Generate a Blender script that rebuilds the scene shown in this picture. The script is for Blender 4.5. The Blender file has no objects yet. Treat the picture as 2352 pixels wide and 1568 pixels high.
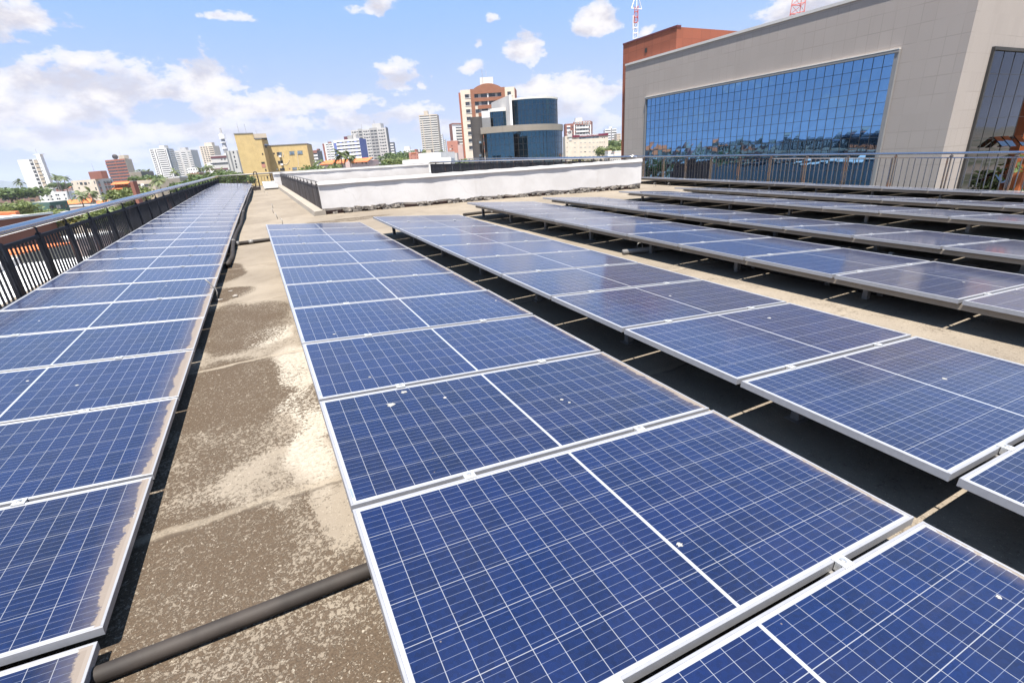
import bpy, bmesh, math, random
import numpy as np
from mathutils import Vector, Matrix
random.seed(7)
sc = bpy.context.scene
COL = sc.collection
PI = math.pi
R_ = math.radians

# ------------------------------------------------------------------ camera
CF, CP, CR, CY = 1111.268, 0.362880788, -0.0643311253, 0.457049275   # focal (2352 px frame), pitch, roll, yaw
def _basis():
    cy, sy, cp, sp = math.cos(CY), math.sin(CY), math.cos(CP), math.sin(CP)
    F = Vector((sy*cp, cy*cp, -sp)); Rr = Vector((cy, -sy, 0)); U = Rr.cross(F)
    cr, sr = math.cos(CR), math.sin(CR)
    return F, cr*Rr + sr*U, -sr*Rr + cr*U
FW, RT, UP = _basis()
cam = bpy.data.cameras.new("camera"); camo = bpy.data.objects.new("camera", cam); COL.objects.link(camo)
cam.sensor_width = 36; cam.lens = CF/2352*36; cam.clip_start = 0.05; cam.clip_end = 60000
camo.matrix_world = Matrix(((RT.x, UP.x, -FW.x, 0), (RT.y, UP.y, -FW.y, 0), (RT.z, UP.z, -FW.z, 0), (0, 0, 0, 1)))
sc.camera = camo
def ray(px, py): return FW + RT*((px-1176)/CF) - UP*((py-784)/CF)
def at(px, py, d): return ray(px, py)*d
def at_y(px, py, y):
    r = ray(px, py); return r*(y/r.y)
def at_x(px, py, x):
    r = ray(px, py); return r*(x/r.x)
def pix(p):
    d = p.dot(FW)
    return (1176+CF*p.dot(RT)/d, 784-CF*p.dot(UP)/d, d)
# zoomed reference regions: origin and scale -> frame pixels
REG = {'a': (0, 600, 4.704), 'b': (400, 540, 4.704), 'c': (800, 500, 3.92), 'd': (1350, 480, 5.88), 'e': (1700, 300, 3.92), 'f': (2200, 380, 4.9), 'g': (2400, 0, 1.3868), 'h': (3500, 100, 2.24)}
def Z(r, x, y):
    ox, oy, s = REG[r]; return ((ox+x/s)/1.7415, (oy+y/s)/1.7415)

# ------------------------------------------------------------------ sky, sun, exposure
SUN = Vector((-0.15, -0.29, 1)).normalized()
EXPO = 1.5
sc.view_settings.view_transform = 'Standard'; sc.view_settings.look = 'None'
sc.view_settings.exposure = EXPO; sc.view_settings.gamma = 1
sl = bpy.data.lights.new("sun", 'SUN'); sl.energy = 5.0; sl.angle = R_(0.5); sl.color = (1, 0.95, 0.87)
so = bpy.data.objects.new("sun", sl); COL.objects.link(so); so.rotation_euler = (-SUN).to_track_quat('-Z', 'Y').to_euler()

class NT:
    """small node-graph writer"""
    def __init__(s, tree): s.t = tree; s.n = tree.nodes; s.l = tree.links
    def new(s, ty, **kw):
        n = s.n.new(ty)
        for k, v in kw.items(): setattr(n, k, v)
        return n
    def put(s, sock, v):
        if isinstance(v, bpy.types.NodeSocket): s.l.new(v, sock)
        elif v is not None:
            if hasattr(sock, 'default_value'):
                if sock.type == 'RGBA' and len(v) == 3: v = (*v, 1)
                sock.default_value = v
    def m(s, op, a, b=None, c=None, clamp=False):
        n = s.new('ShaderNodeMath', operation=op, use_clamp=clamp)
        for i, v in enumerate((a, b, c)):
            if v is not None: s.put(n.inputs[i], v)
        return n.outputs[0]
    def vm(s, op, a, b=None):
        n = s.new('ShaderNodeVectorMath', operation=op); s.put(n.inputs[0], a)
        if b is not None: s.put(n.inputs[1], b)
        return n.outputs['Value'] if op in ('LENGTH', 'DOT_PRODUCT', 'DISTANCE') else n.outputs[0]
    def scl(s, a, k):
        n = s.new('ShaderNodeVectorMath', operation='SCALE'); s.put(n.inputs[0], a); s.put(n.inputs['Scale'], k); return n.outputs[0]
    def sm(s, v, a, b, c=0., d=1., kind='SMOOTHSTEP'):
        n = s.new('ShaderNodeMapRange', interpolation_type=kind)
        for i, x in enumerate((v, a, b, c, d)): s.put(n.inputs[i], x)
        return n.outputs[0]
    def noise(s, vec, scale, detail=4., rough=.55, dist=0., col=False):
        n = s.new('ShaderNodeTexNoise'); s.put(n.inputs['Vector'], vec)
        s.put(n.inputs['Scale'], scale); s.put(n.inputs['Detail'], detail); s.put(n.inputs['Roughness'], rough); s.put(n.inputs['Distortion'], dist)
        return n.outputs['Color' if col else 'Fac']
    def mix(s, f, a, b, bt='MIX'):
        n = s.new('ShaderNodeMix', data_type='RGBA', blend_type=bt)
        s.put(n.inputs[0], f); s.put(n.inputs[6], a); s.put(n.inputs[7], b); return n.outputs[2]
    def sep(s, v):
        n = s.new('ShaderNodeSeparateXYZ'); s.put(n.inputs[0], v); return n.outputs
    def comb(s, x, y, z):
        n = s.new('ShaderNodeCombineXYZ')
        for i, v in enumerate((x, y, z)): s.put(n.inputs[i], v)
        return n.outputs[0]
    def bump(s, h, st=.3, dist=.02):
        n = s.new('ShaderNodeBump'); s.put(n.inputs['Strength'], st); s.put(n.inputs['Distance'], dist); s.put(n.inputs['Height'], h); return n.outputs[0]
    def obj(s): return s.new('ShaderNodeTexCoord').outputs['Object']
    def geo(s, k='Position'): return s.new('ShaderNodeNewGeometry').outputs[k]
    def rnd(s): return s.new('ShaderNodeObjectInfo').outputs['Random']

W = bpy.data.worlds.new("World"); sc.world = W; W.use_nodes = True
def build_world():
    t = NT(W.node_tree)
    bg = next(n for n in t.n if n.type == 'BACKGROUND')
    sky = t.new('ShaderNodeTexSky', sky_type='NISHITA', sun_disc=False)
    sky.sun_elevation = math.asin(SUN.z); sky.sun_rotation = math.atan2(SUN.x, SUN.y)
    sky.air_density = 1.0; sky.dust_density = 1.2; sky.ozone_density = 1.6; sky.altitude = 20
    g = t.new('ShaderNodeTexCoord').outputs['Generated']
    d = t.vm('NORMALIZE', g)
    x, y, z = t.sep(d)[:3]
    az = t.m('ARCTAN2', x, y); el = t.m('ARCSINE', z)
    # puffs: (frame px, py, half width, half height in px)
    puffs = [(30, 45, 95, 48), (-120, 60, 140, 70), (90, 190, 200, 62), (480, 185, 130, 62), (260, 225, 180, 70), (395, 215, 120, 45), (590, 250, 190, 45), (740, 240, 155, 40), (120, 260, 260, 60),
             (440, 310, 380, 42), (820, 285, 170, 34), (160, 320, 260, 34), (865, 15, 70, 45), (500, 38, 120, 20), (915, 185, 85, 48), (965, 195, 45, 30), (1085, 158, 50, 28), (1098, 102, 28, 24), (1205, 118, 66, 46), (1128, 45, 32, 18),
             (1375, 55, 62, 38), (1250, 205, 85, 42), (1330, 200, 95, 48), (1400, 215, 70, 36), (1285, 260, 110, 34), (940, 265, 80, 30), (1020, 300, 130, 30), (1850, 40, 120, 55), (1485, 75, 40, 26), (1360, 285, 90, 30), (640, 345, 420, 30)]
    wv = t.vm('ADD', t.comb(az, t.m('MULTIPLY', el, 1.6), 0.0), (3.1, 1.7, .4))
    wv = t.vm('ADD', wv, t.scl(t.vm('SUBTRACT', t.noise(wv, 7., 3., .5, 0., True), (.5, .5, .5)), .03))
    n1 = t.noise(wv, 10., 9., .60); n2 = t.noise(wv, 2.6, 4., .5); n1u = t.noise(t.vm('ADD', wv, (0.012, .045, 0)), 10., 5., .60)
    acc = None
    thin = {(500, 38): .5, (1128, 45): .55, (1098, 102): .75, (965, 195): .7, (1085, 158): .9, (1485, 75): .7, (865, 15): .85}
    for (px, py, rw, rh) in puffs:
        v = ray(px, py).normalized(); a0 = math.atan2(v.x, v.y); e0 = math.asin(v.z)
        # a puff's width in azimuth and height in elevation
        sa = rw/CF*0.86/max(.3, math.cos(e0)); se = rh/CF*0.86
        u = t.m('MULTIPLY', t.m('SUBTRACT', az, a0), 1/sa)
        w_ = t.m('MULTIPLY', t.m('SUBTRACT', el, e0), 1/se)
        w2 = t.m('MAXIMUM', w_, t.m('MULTIPLY', w_, -1.5))   # flatter undersides
        q = t.m('SUBTRACT', thin.get((px, py), 1.), t.m('SQRT', t.m('ADD', t.m('MULTIPLY', u, u), t.m('MULTIPLY', w2, w2))))
        acc = q if acc is None else t.m('SMOOTH_MAX', acc, q, .25)
    # clouds for the rest of the sky (seen only in reflections): weak broken cumulus field
    pl = t.scl(t.comb(x, y, 0.0), t.m('DIVIDE', 1., t.m('MAXIMUM', t.m('ADD', z, .08), .03)))
    fld = t.m('MULTIPLY', t.m('SUBTRACT', t.noise(t.vm('ADD', pl, (5.2, 2.2, 0)), .9, 7., .55), .56), 3.2)
    # away from the part of the sky with the puffs
    vf = ray(1100, 250).normalized()
    away = t.sm(t.vm('DOT_PRODUCT', d, tuple(vf)), .35, .62, 1., 0.)
    fld = t.m('ADD', fld, t.m('MULTIPLY', t.m('SUBTRACT', away, 1.), 3.))
    acc = t.m('MAXIMUM', acc, fld)
    dens = t.m('ADD', acc, t.m('SUBTRACT', t.m('MULTIPLY', t.m('SUBTRACT', n1, .5), 2.9), .14))
    dens = t.m('ADD', dens, t.m('MULTIPLY', t.m('SUBTRACT', n2, .5), .7))
    dens = t.m('ADD', dens, t.m('MULTIPLY', t.m('SUBTRACT', t.noise(wv, 42., 4., .6), .5), 1.1))
    alpha = t.sm(dens, .03, .32)
    core = t.sm(dens, .1, .9)
    # undersides a little greyer
    shade = t.m('ADD', t.sm(t.m('SUBTRACT', n1, n1u), -.12, .13), t.m('MULTIPLY', t.sm(core, .0, .7, .25, 0.), 1.), clamp=True)
    ccol = t.mix(shade, (4.35, 4.2, 4.65), (6.8, 6.5, 6.45))
    hz = t.sm(el, -.02, .30, 1., 0.)
    skyc = t.mix(.84, t.scl(sky.outputs[0], .7), (2.08, 3.82, 7.05))
    skyc = t.mix(t.m('MULTIPLY', hz, .85), skyc, (4.35, 4.6, 6.0))
    fade = t.sm(el, 0.0, .10, .55, 1.)
    col = t.mix(t.m('MULTIPLY', t.m('MULTIPLY', alpha, t.sm(core, 0, 1, .72, 1.)), fade), skyc, ccol)
    t.put(bg.inputs['Color'], col); bg.inputs['Strength'].default_value = 0.055
build_world()
W.cycles.sampling_method = 'MANUAL'; W.cycles.sample_map_resolution = 512

# ------------------------------------------------------------------ mesh helpers
class MB:
    def __init__(s): s.v = []; s.f = []; s.mi = []; s.cur = 0
    def add(s, vs, fs):
        o = len(s.v); s.v += [tuple(v) for v in vs]
        for f in fs: s.f.append([o+i for i in f]); s.mi.append(s.cur)
    def box(s, x0, x1, y0, y1, z0, z1):
        s.hexa([(x0, y0, z0), (x1, y0, z0), (x1, y1, z0), (x0, y1, z0), (x0, y0, z1), (x1, y0, z1), (x1, y1, z1), (x0, y1, z1)]); return s
    def hexa(s, v):
        s.add(v, [(0, 3, 2, 1), (4, 5, 6, 7), (0, 1, 5, 4), (1, 2, 6, 5), (2, 3, 7, 6), (3, 0, 4, 7)]); return s
    def prism(s, pts, z0, z1):
        n = len(pts); v = [(p[0], p[1], z0) for p in pts]+[(p[0], p[1], z1) for p in pts]
        s.add(v, [tuple(range(n-1, -1, -1)), tuple(range(n, 2*n))]+[(i, (i+1) % n, n+(i+1) % n, n+i) for i in range(n)]); return s
    def tube(s, pts, r, n=8, cap=True, r1=None):
        pts = [Vector(p) for p in pts]; o = len(s.v); k = len(pts)
        for i, p in enumerate(pts):
            t = (pts[min(i+1, k-1)]-pts[max(i-1, 0)]).normalized()
            a = t.cross(Vector((0, 0, 1)))
            if a.length < .05: a = t.cross(Vector((1, 0, 0)))
            a.normalize(); b = t.cross(a); rr = r if r1 is None else r+(r1-r)*i/max(1, k-1)
            for j in range(n):
                q = p+a*rr*math.cos(2*PI*j/n)+b*rr*math.sin(2*PI*j/n); s.v.append(tuple(q))
        for i in range(k-1):
            for j in range(n):
                s.f.append([o+i*n+j, o+i*n+(j+1) % n, o+(i+1)*n+(j+1) % n, o+(i+1)*n+j]); s.mi.append(s.cur)
        if cap:
            s.f.append([o+j for j in range(n)]); s.mi.append(s.cur)
            s.f.append([o+(k-1)*n+j for j in range(n-1, -1, -1)]); s.mi.append(s.cur)
        return s
    def bar(s, a, b, w, h):
        """rectangular bar from a to b, w horizontal, h vertical (or other)"""
        a, b = Vector(a), Vector(b); t = (b-a).normalized(); sd = t.cross(Vector((0, 0, 1)))
        if sd.length < .05: sd = Vector((1, 0, 0))
        sd.normalize(); u = sd.cross(t); sd = sd*w/2; u = u*h/2
        s.hexa([a-sd-u, a+sd-u, b+sd-u, b-sd-u, a-sd+u, a+sd+u, b+sd+u, b-sd+u]); return s
    def mesh(s, name, off=(0, 0, 0), smooth=False):
        me = bpy.data.meshes.new(name)
        o = Vector(off); me.from_pydata([tuple(Vector(v)-o) for v in s.v], [], s.f)
        me.polygons.foreach_set('material_index', s.mi)
        bm = bmesh.new(); bm.from_mesh(me); bmesh.ops.recalc_face_normals(bm, faces=bm.faces); bm.to_mesh(me); bm.free()
        if smooth:
            for p in me.polygons: p.use_smooth = True
        me.update(); return me
def link(name, data=None, parent=None, loc=None):
    o = bpy.data.objects.new(name, data); COL.objects.link(o)
    if parent: o.parent = parent
    if loc is not None: o.location = loc
    return o
def tag(o, label=None, cat=None, group=None, kind=None):
    if label: o['label'] = label
    if cat: o['category'] = cat
    if group: o['group'] = group
    if kind: o['kind'] = kind
    return o
def thing(name, loc, label, cat, group=None): return tag(link(name, None, None, loc), label, cat, group)
def origin(o):
    v = Vector(o.location); p = o.parent
    while p: v = v+Vector(p.location); p = p.parent
    return v
def part(mb, name, mat, parent=None, smooth=False, kind=None, label=None):
    """world-space MB -> object under parent (parents carry only a location)"""
    off = origin(parent) if parent else Vector((0, 0, 0))
    me = mb.mesh(name, off, smooth)
    for m in (mat if isinstance(mat, (list, tuple)) else [mat]): me.materials.append(m)
    o = link(name, me, parent)
    if kind: o['kind'] = kind
    if label: o['label'] = label
    return o
def solo(mb, name, mat, label, cat, group=None, smooth=False):
    """a thing that is one mesh; origin at its base centre"""
    a = np.array(mb.v); c = Vector((a[:, 0].mean(), a[:, 1].mean(), a[:, 2].min()))
    me = mb.mesh(name, c, smooth)
    for m in (mat if isinstance(mat, (list, tuple)) else [mat]): me.materials.append(m)
    return tag(link(name, me, None, c), label, cat, group)

# ------------------------------------------------------------------ materials
def newmat(name):
    m = bpy.data.materials.new(name); m.use_nodes = True
    t = NT(m.node_tree); b = next(n for n in t.n if n.type == 'BSDF_PRINCIPLED'); return m, t, b
def simple(name, c, rough=.6, metal=0., var=.12, scale=3., spec=None, bumps=0.):
    m, t, b = newmat(name)
    n = t.noise(t.geo(), scale, 5., .6)
    col = t.mix(t.sm(n, .3, .7), tuple(v*(1-var) for v in c), tuple(min(1, v*(1+var)) for v in c))
    t.put(b.inputs['Base Color'], col); b.inputs['Roughness'].default_value = rough; b.inputs['Metallic'].default_value = metal
    if spec is not None: b.inputs['Specular IOR Level'].default_value = spec
    if bumps: t.put(b.inputs['Normal'], t.bump(n, bumps, .02))
    return m
def plaster(name, c, streak=.25, dirt=(.30, .26, .22), rough=.85, scale=.35):
    """painted render: blotches, rain streaks"""
    m, t, b = newmat(name); p = t.geo(); x, y, z = t.sep(p)[:3]
    n = t.noise(p, scale, 6., .6); n2 = t.noise(p, scale*9, 4., .6)
    st = t.noise(t.comb(t.m('MULTIPLY', x, 1.6), t.m('MULTIPLY', y, 1.6), t.m('MULTIPLY', z, .09)), 1.4, 5., .65)
    col = t.mix(t.sm(n, .3, .7), tuple(v*.92 for v in c), tuple(min(1, v*1.06) for v in c))
    col = t.mix(t.m('MULTIPLY', t.sm(st, .52, .78), streak), col, dirt)
    col = t.mix(t.m('MULTIPLY', t.sm(n2, .45, .75), .10), col, dirt)
    t.put(b.inputs['Base Color'], col); b.inputs['Roughness'].default_value = rough
    t.put(b.inputs['Normal'], t.bump(n2, .15, .02)); return m
def glassy(name, c=(.04, .05, .06), rough=.06):
    m, t, b = newmat(name); n = t.noise(t.geo(), .8, 3.)
    t.put(b.inputs['Base Color'], t.mix(t.sm(n, .35, .65), tuple(v*.6 for v in c), tuple(v*1.5 for v in c)))
    b.inputs['Roughness'].default_value = rough; b.inputs['IOR'].default_value = 1.5; return m
def mirror(name, c, rough=.03, wob=.0):
    m, t, b = newmat(name); b.inputs['Metallic'].default_value = 1.; b.inputs['Roughness'].default_value = rough
    n = t.noise(t.geo(), .5, 2.)
    t.put(b.inputs['Base Color'], t.mix(n, tuple(v*.9 for v in c), tuple(v*1.1 for v in c)))
    if wob: t.put(b.inputs['Normal'], t.bump(t.noise(t.geo(), .9, 2.), wob, .05))
    return m

MT = {}
MT['white'] = plaster('white_paint', (0.666, 0.657, 0.648), .12)
MT['offwhite'] = plaster('offwhite_paint', (0.594, 0.567, 0.522), .2)
MT['cream'] = plaster('cream_paint', (0.576, 0.495, 0.405), .2)
MT['beige'] = plaster('beige_paint', (0.450, 0.378, 0.297), .25)
MT['grey'] = plaster('grey_paint', (0.324, 0.315, 0.306), .25)
MT['ltgrey'] = plaster('light_grey_paint', (0.468, 0.450, 0.432), .2)
MT['dkgrey'] = plaster('dark_grey_paint', (0.180, 0.180, 0.184), .2)
MT['brickred'] = plaster('terracotta_paint', (0.297, 0.095, 0.050), .25, (.14, .07, .05))
MT['tanred'] = plaster('tan_red_brick', (.235, .095, .052), .25, (.2, .1, .07))
MT['redbrown'] = plaster('red_brown_brick', (0.225, 0.086, 0.059), .3, (.10, .06, .05))
MT['oldbrick'] = plaster('old_brick', (0.198, 0.122, 0.095), .45, (.08, .06, .05))
MT['orange'] = plaster('orange_paint', (0.450, 0.135, 0.050), .3, (.2, .1, .06))
MT['pink'] = plaster('pink_paint', (0.495, 0.378, 0.360), .2)
MT['salmon'] = plaster('salmon_paint', (0.405, 0.180, 0.135), .2)
MT['blue'] = plaster('blue_paint', (0.117, 0.153, 0.378), .15, (.05, .06, .15))
MT['green'] = plaster('green_paint', (0.054, 0.117, 0.099), .3, (.03, .05, .04))
MT['maroon'] = plaster('maroon_paint', (0.108, 0.027, 0.036), .2, (.06, .03, .03))
MT['yellow'] = plaster('mustard_render', (.49, .36, .165), .28, (.20, .13, .06), .9, .6)
MT['concrete'] = plaster('raw_concrete', (.235, .205, .17), .5, (.14, .12, .10))
MT['tile'] = simple('clay_roof_tiles', (.50, .13, .035), .8, 0, .3, 1.5)
MT['roofgrey'] = simple('grey_roofing', (.34, .33, .32), .8, 0, .2, .6)
MT['win'] = glassy('window_glass', (.035, .038, .045))
MT['winblue'] = glassy('pale_window_glass', (.12, .16, .20))
MT['void'] = simple('opening_shade_and_dark_trim', (.025, .023, .022), .8, 0, .2, 1.)  # near-black colour stands in for shade in openings; also dark trim and stripes
MT['alu'] = simple('anodised_aluminium', (.245, .245, .26), .45, .2, .05, 30.)
MT['steel'] = mirror('polished_steel', (.42, .42, .45), .07)
MT['steeldark'] = mirror('reflection_dark_steel_bar', (.26, .255, .26), .16)  # dark reflections of the balusters put into a darker steel tint
MT['galv'] = simple('galvanised_steel', (.20, .19, .18), .5, .4, .12, 12.)
MT['clamp'] = simple('cast_aluminium', (.55, .545, .53), .35, .5, .1, 60.)
MT['bolt'] = simple('stainless_bolt', (.60, .57, .53), .3, .8, .1, 90.)
MT['pvc'] = simple('black_plastic_conduit', (.026, .0205, .017), .7, 0, .3, 6., .3)
MT['fitting'] = simple('pale_plastic_fitting', (.15, .14, .13), .5, 0, .1, 20.)
MT['darkmetal'] = simple('dark_painted_steel', (.045, .035, .032), .5, .3, .4, 10.)
MT['mast'] = simple('mast_grey', (.34, .33, .33), .6, .2, .2, 2.)
MT['mastred'] = simple('mast_red', (.45, .10, .08), .6, 0, .2, 2.)
MT['mastwhite'] = simple('mast_white', (.75, .74, .74), .6, 0, .1, 2.)
MT['bark'] = simple('bark', (.16, .12, .09), .9, 0, .3, 4.)
MT['palmtrunk'] = simple('palm_trunk', (.25, .20, .16), .9, 0, .3, 3.)
MT['rubble'] = simple('broken_masonry', (.17, .15, .13), .95, 0, .5, 9., None, .6)
MT['hole'] = simple('hollow_brick', (.08, .045, .035), .95, 0, .4, 9.)
MT['signred'] = simple('sign_maroon', (.14, .012, .03), .4, 0, .05, 3.)
MT['signwhite'] = simple('sign_white', (.85, .85, .85), .5, 0, .03, 3.)
MT['signblack'] = simple('sign_black', (.03, .03, .04), .4, 0, .03, 3.)

def leafmat(name, a, b_, c):
    m, t, b = newmat(name); p = t.geo(); n = t.noise(p, .55, 4., .6); n2 = t.noise(p, 3., 2.)
    col = t.mix(t.sm(n, .35, .65), a, b_); col = t.mix(t.m('MULTIPLY', t.sm(n2, .5, .7), .6), col, c)
    t.put(b.inputs['Base Color'], col); b.inputs['Roughness'].default_value = .6
    tr = t.new('ShaderNodeBsdfTranslucent'); t.put(tr.inputs[0], t.mix(.5, col, c))
    mx = t.new('ShaderNodeMixShader'); mx.inputs[0].default_value = .3
    out = next(k for k in t.n if k.type == 'OUTPUT_MATERIAL')
    t.l.new(b.outputs[0], mx.inputs[1]); t.l.new(tr.outputs[0], mx.inputs[2]); t.l.new(mx.outputs[0], out.inputs[0]); return m
MT['leafA'] = leafmat('dark_foliage', (.05, .085, .022), (.09, .135, .035), (.14, .175, .05))
MT['leafB'] = leafmat('light_foliage', (.085, .115, .03), (.14, .175, .045), (.19, .21, .07))
MT['leafP'] = leafmat('palm_foliage', (.05, .075, .025), (.11, .14, .045), (.20, .21, .085))
MT['leafY'] = leafmat('yellowing_foliage', (.10, .09, .02), (.19, .15, .03), (.12, .13, .03))

# --- photovoltaic laminate
def pv_mat():
    m, t, b = newmat('photovoltaic_laminate')
    co = t.obj(); x, y, z = t.sep(co)[:3]; rnd = t.rnd()
    oi = t.new('ShaderNodeObjectInfo'); dustk = t.sep(oi.outputs['Color'])[0]
    def line(v, w):   # v in cells -> 1 near integer, half width w (in cell units)
        f = t.m('ABSOLUTE', t.m('SUBTRACT', t.m('FRACT', t.m('ADD', v, .5)), .5)); return t.sm(f, w, w*1.5, 1., 0., 'LINEAR')
    xh = t.m('ABSOLUTE', t.m('SUBTRACT', x, 1.0)); cx = t.m('DIVIDE', t.m('SUBTRACT', xh, .0065), .0808); cy = t.m('DIVIDE', t.m('SUBTRACT', y, .022), .1597)
    lines = t.m('MAXIMUM', line(cx, .0105), line(cy, .0058))
    out = t.m('MAXIMUM', t.m('LESS_THAN', xh, .0065), t.m('MAXIMUM', t.m('GREATER_THAN', xh, .976), t.m('MAXIMUM', t.m('LESS_THAN', y, .022), t.m('GREATER_THAN', y, .980))))
    white = t.m('MAXIMUM', lines, out)
    bus = line(t.m('ADD', t.m('MULTIPLY', cy, 5.), .5), .018)
    inside = t.m('SUBTRACT', 1., out)
    cell = t.comb(t.m('ADD', t.m('FLOOR', cx), t.m('MULTIPLY', t.m('GREATER_THAN', x, 1.), 40.)), t.m('FLOOR', cy), t.m('MULTIPLY', rnd, 97.))
    wn = t.new('ShaderNodeTexWhiteNoise'); t.put(wn.inputs['Vector'], cell); cr = wn.outputs['Value']
    off = t.vm('ADD', co, t.comb(t.m('MULTIPLY', rnd, 31.), t.m('MULTIPLY', rnd, 57.), 0.))
    vor = t.new('ShaderNodeTexVoronoi', feature='F1'); t.put(vor.inputs['Vector'], off); vor.inputs['Scale'].default_value = 75.
    grain = t.sep(vor.outputs['Color'])[0]
    tint = t.m('ADD', t.m('MULTIPLY', cr, .5), t.m('ADD', t.m('MULTIPLY', grain, .5), t.m('MULTIPLY', t.m('SUBTRACT', rnd, .4), .45)))
    blue = t.mix(t.m('MULTIPLY', tint, .9), (.0006, .0042, .023), (.0018, .0102, .054))
    blue = t.mix(t.m('MULTIPLY', t.sm(t.noise(off, 1.7, 3.), .4, .7), .35), blue, (.0032, .0078, .045))
    col = t.mix(t.m('MULTIPLY', t.m('MULTIPLY', bus, inside), .5), blue, (.17, .19, .25))
    col = t.mix(t.m('MAXIMUM', t.m('MULTIPLY', lines, .72), out), col, (.265, .27, .285))
    # dust: thin veil, runs, a deposit at the low edge, specks and droppings
    n = t.noise(off, 2.2, 5., .6); nf = t.noise(off, 34., 6., .72); nl = t.noise(off, 5., 4., .6)
    veil = t.m('ADD', .008, t.m('MULTIPLY', t.sm(n, .3, .75), .028))
    run = t.noise(t.comb(t.m('MULTIPLY', x, 2.), t.m('MULTIPLY', y, 28.), t.m('MULTIPLY', rnd, 50.)), 1., 4.)
    veil = t.m('ADD', veil, t.m('MULTIPLY', t.m('MULTIPLY', t.sm(run, .5, .8), t.sm(x, .9, 2.)), .05))
    edge = t.m('ADD', t.m('SUBTRACT', 2.0, x), t.m('ADD', t.m('MULTIPLY', t.m('SUBTRACT', nl, .5), .08), t.m('MULTIPLY', t.m('SUBTRACT', nf, .5), .062)))
    bw = t.m('MULTIPLY', dustk, .056)
    dep = t.m('MULTIPLY', t.sm(edge, t.m('MULTIPLY', bw, .75), bw, .93, 0.), t.m('GREATER_THAN', dustk, .02))
    soft = t.m('MULTIPLY', t.sm(edge, 0., t.m('MULTIPLY', dustk, .20), .30, 0.), t.m('GREATER_THAN', dustk, .02))
    dust = t.m('MAXIMUM', veil, t.m('MAXIMUM', dep, soft))
    v2 = t.new('ShaderNodeTexVoronoi', feature='F1'); t.put(v2.inputs['Vector'], t.vm('ADD', off, t.scl(t.noise(off, 40., 2., .5, 0., True), .012))); v2.inputs['Scale'].default_value = 3.6
    spot = t.m('MULTIPLY', t.sm(v2.outputs['Distance'], .030, .048, 1., 0.), t.m('GREATER_THAN', t.sep(v2.outputs['Color'])[0], .80))
    v3 = t.new('ShaderNodeTexVoronoi', feature='F1'); t.put(v3.inputs['Vector'], off); v3.inputs['Scale'].default_value = 13.
    speck = t.m('MULTIPLY', t.sm(v3.outputs['Distance'], .025, .06, 1., 0.), t.m('GREATER_THAN', t.sep(v3.outputs['Color'])[1], .80))
    dust = t.m('MAXIMUM', dust, t.m('MULTIPLY', speck, .7))
    col = t.mix(dust, col, (.165, .136, .112)); col = t.mix(t.m('MULTIPLY', spot, .85), col, (.45, .40, .33))
    t.put(b.inputs['Base Color'], col)
    t.put(b.inputs['Roughness'], t.sm(dust, .02, .5, .13, .8)); b.inputs['IOR'].default_value = 1.5
    t.put(b.inputs['Specular IOR Level'], t.sm(dust, .1, .6, .5, .15))
    b.inputs['Sheen Weight'].default_value = .13; b.inputs['Sheen Roughness'].default_value = .45; b.inputs['Sheen Tint'].default_value = (.95, .86, .86, 1)
    return m
MT['pv'] = pv_mat()

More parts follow.
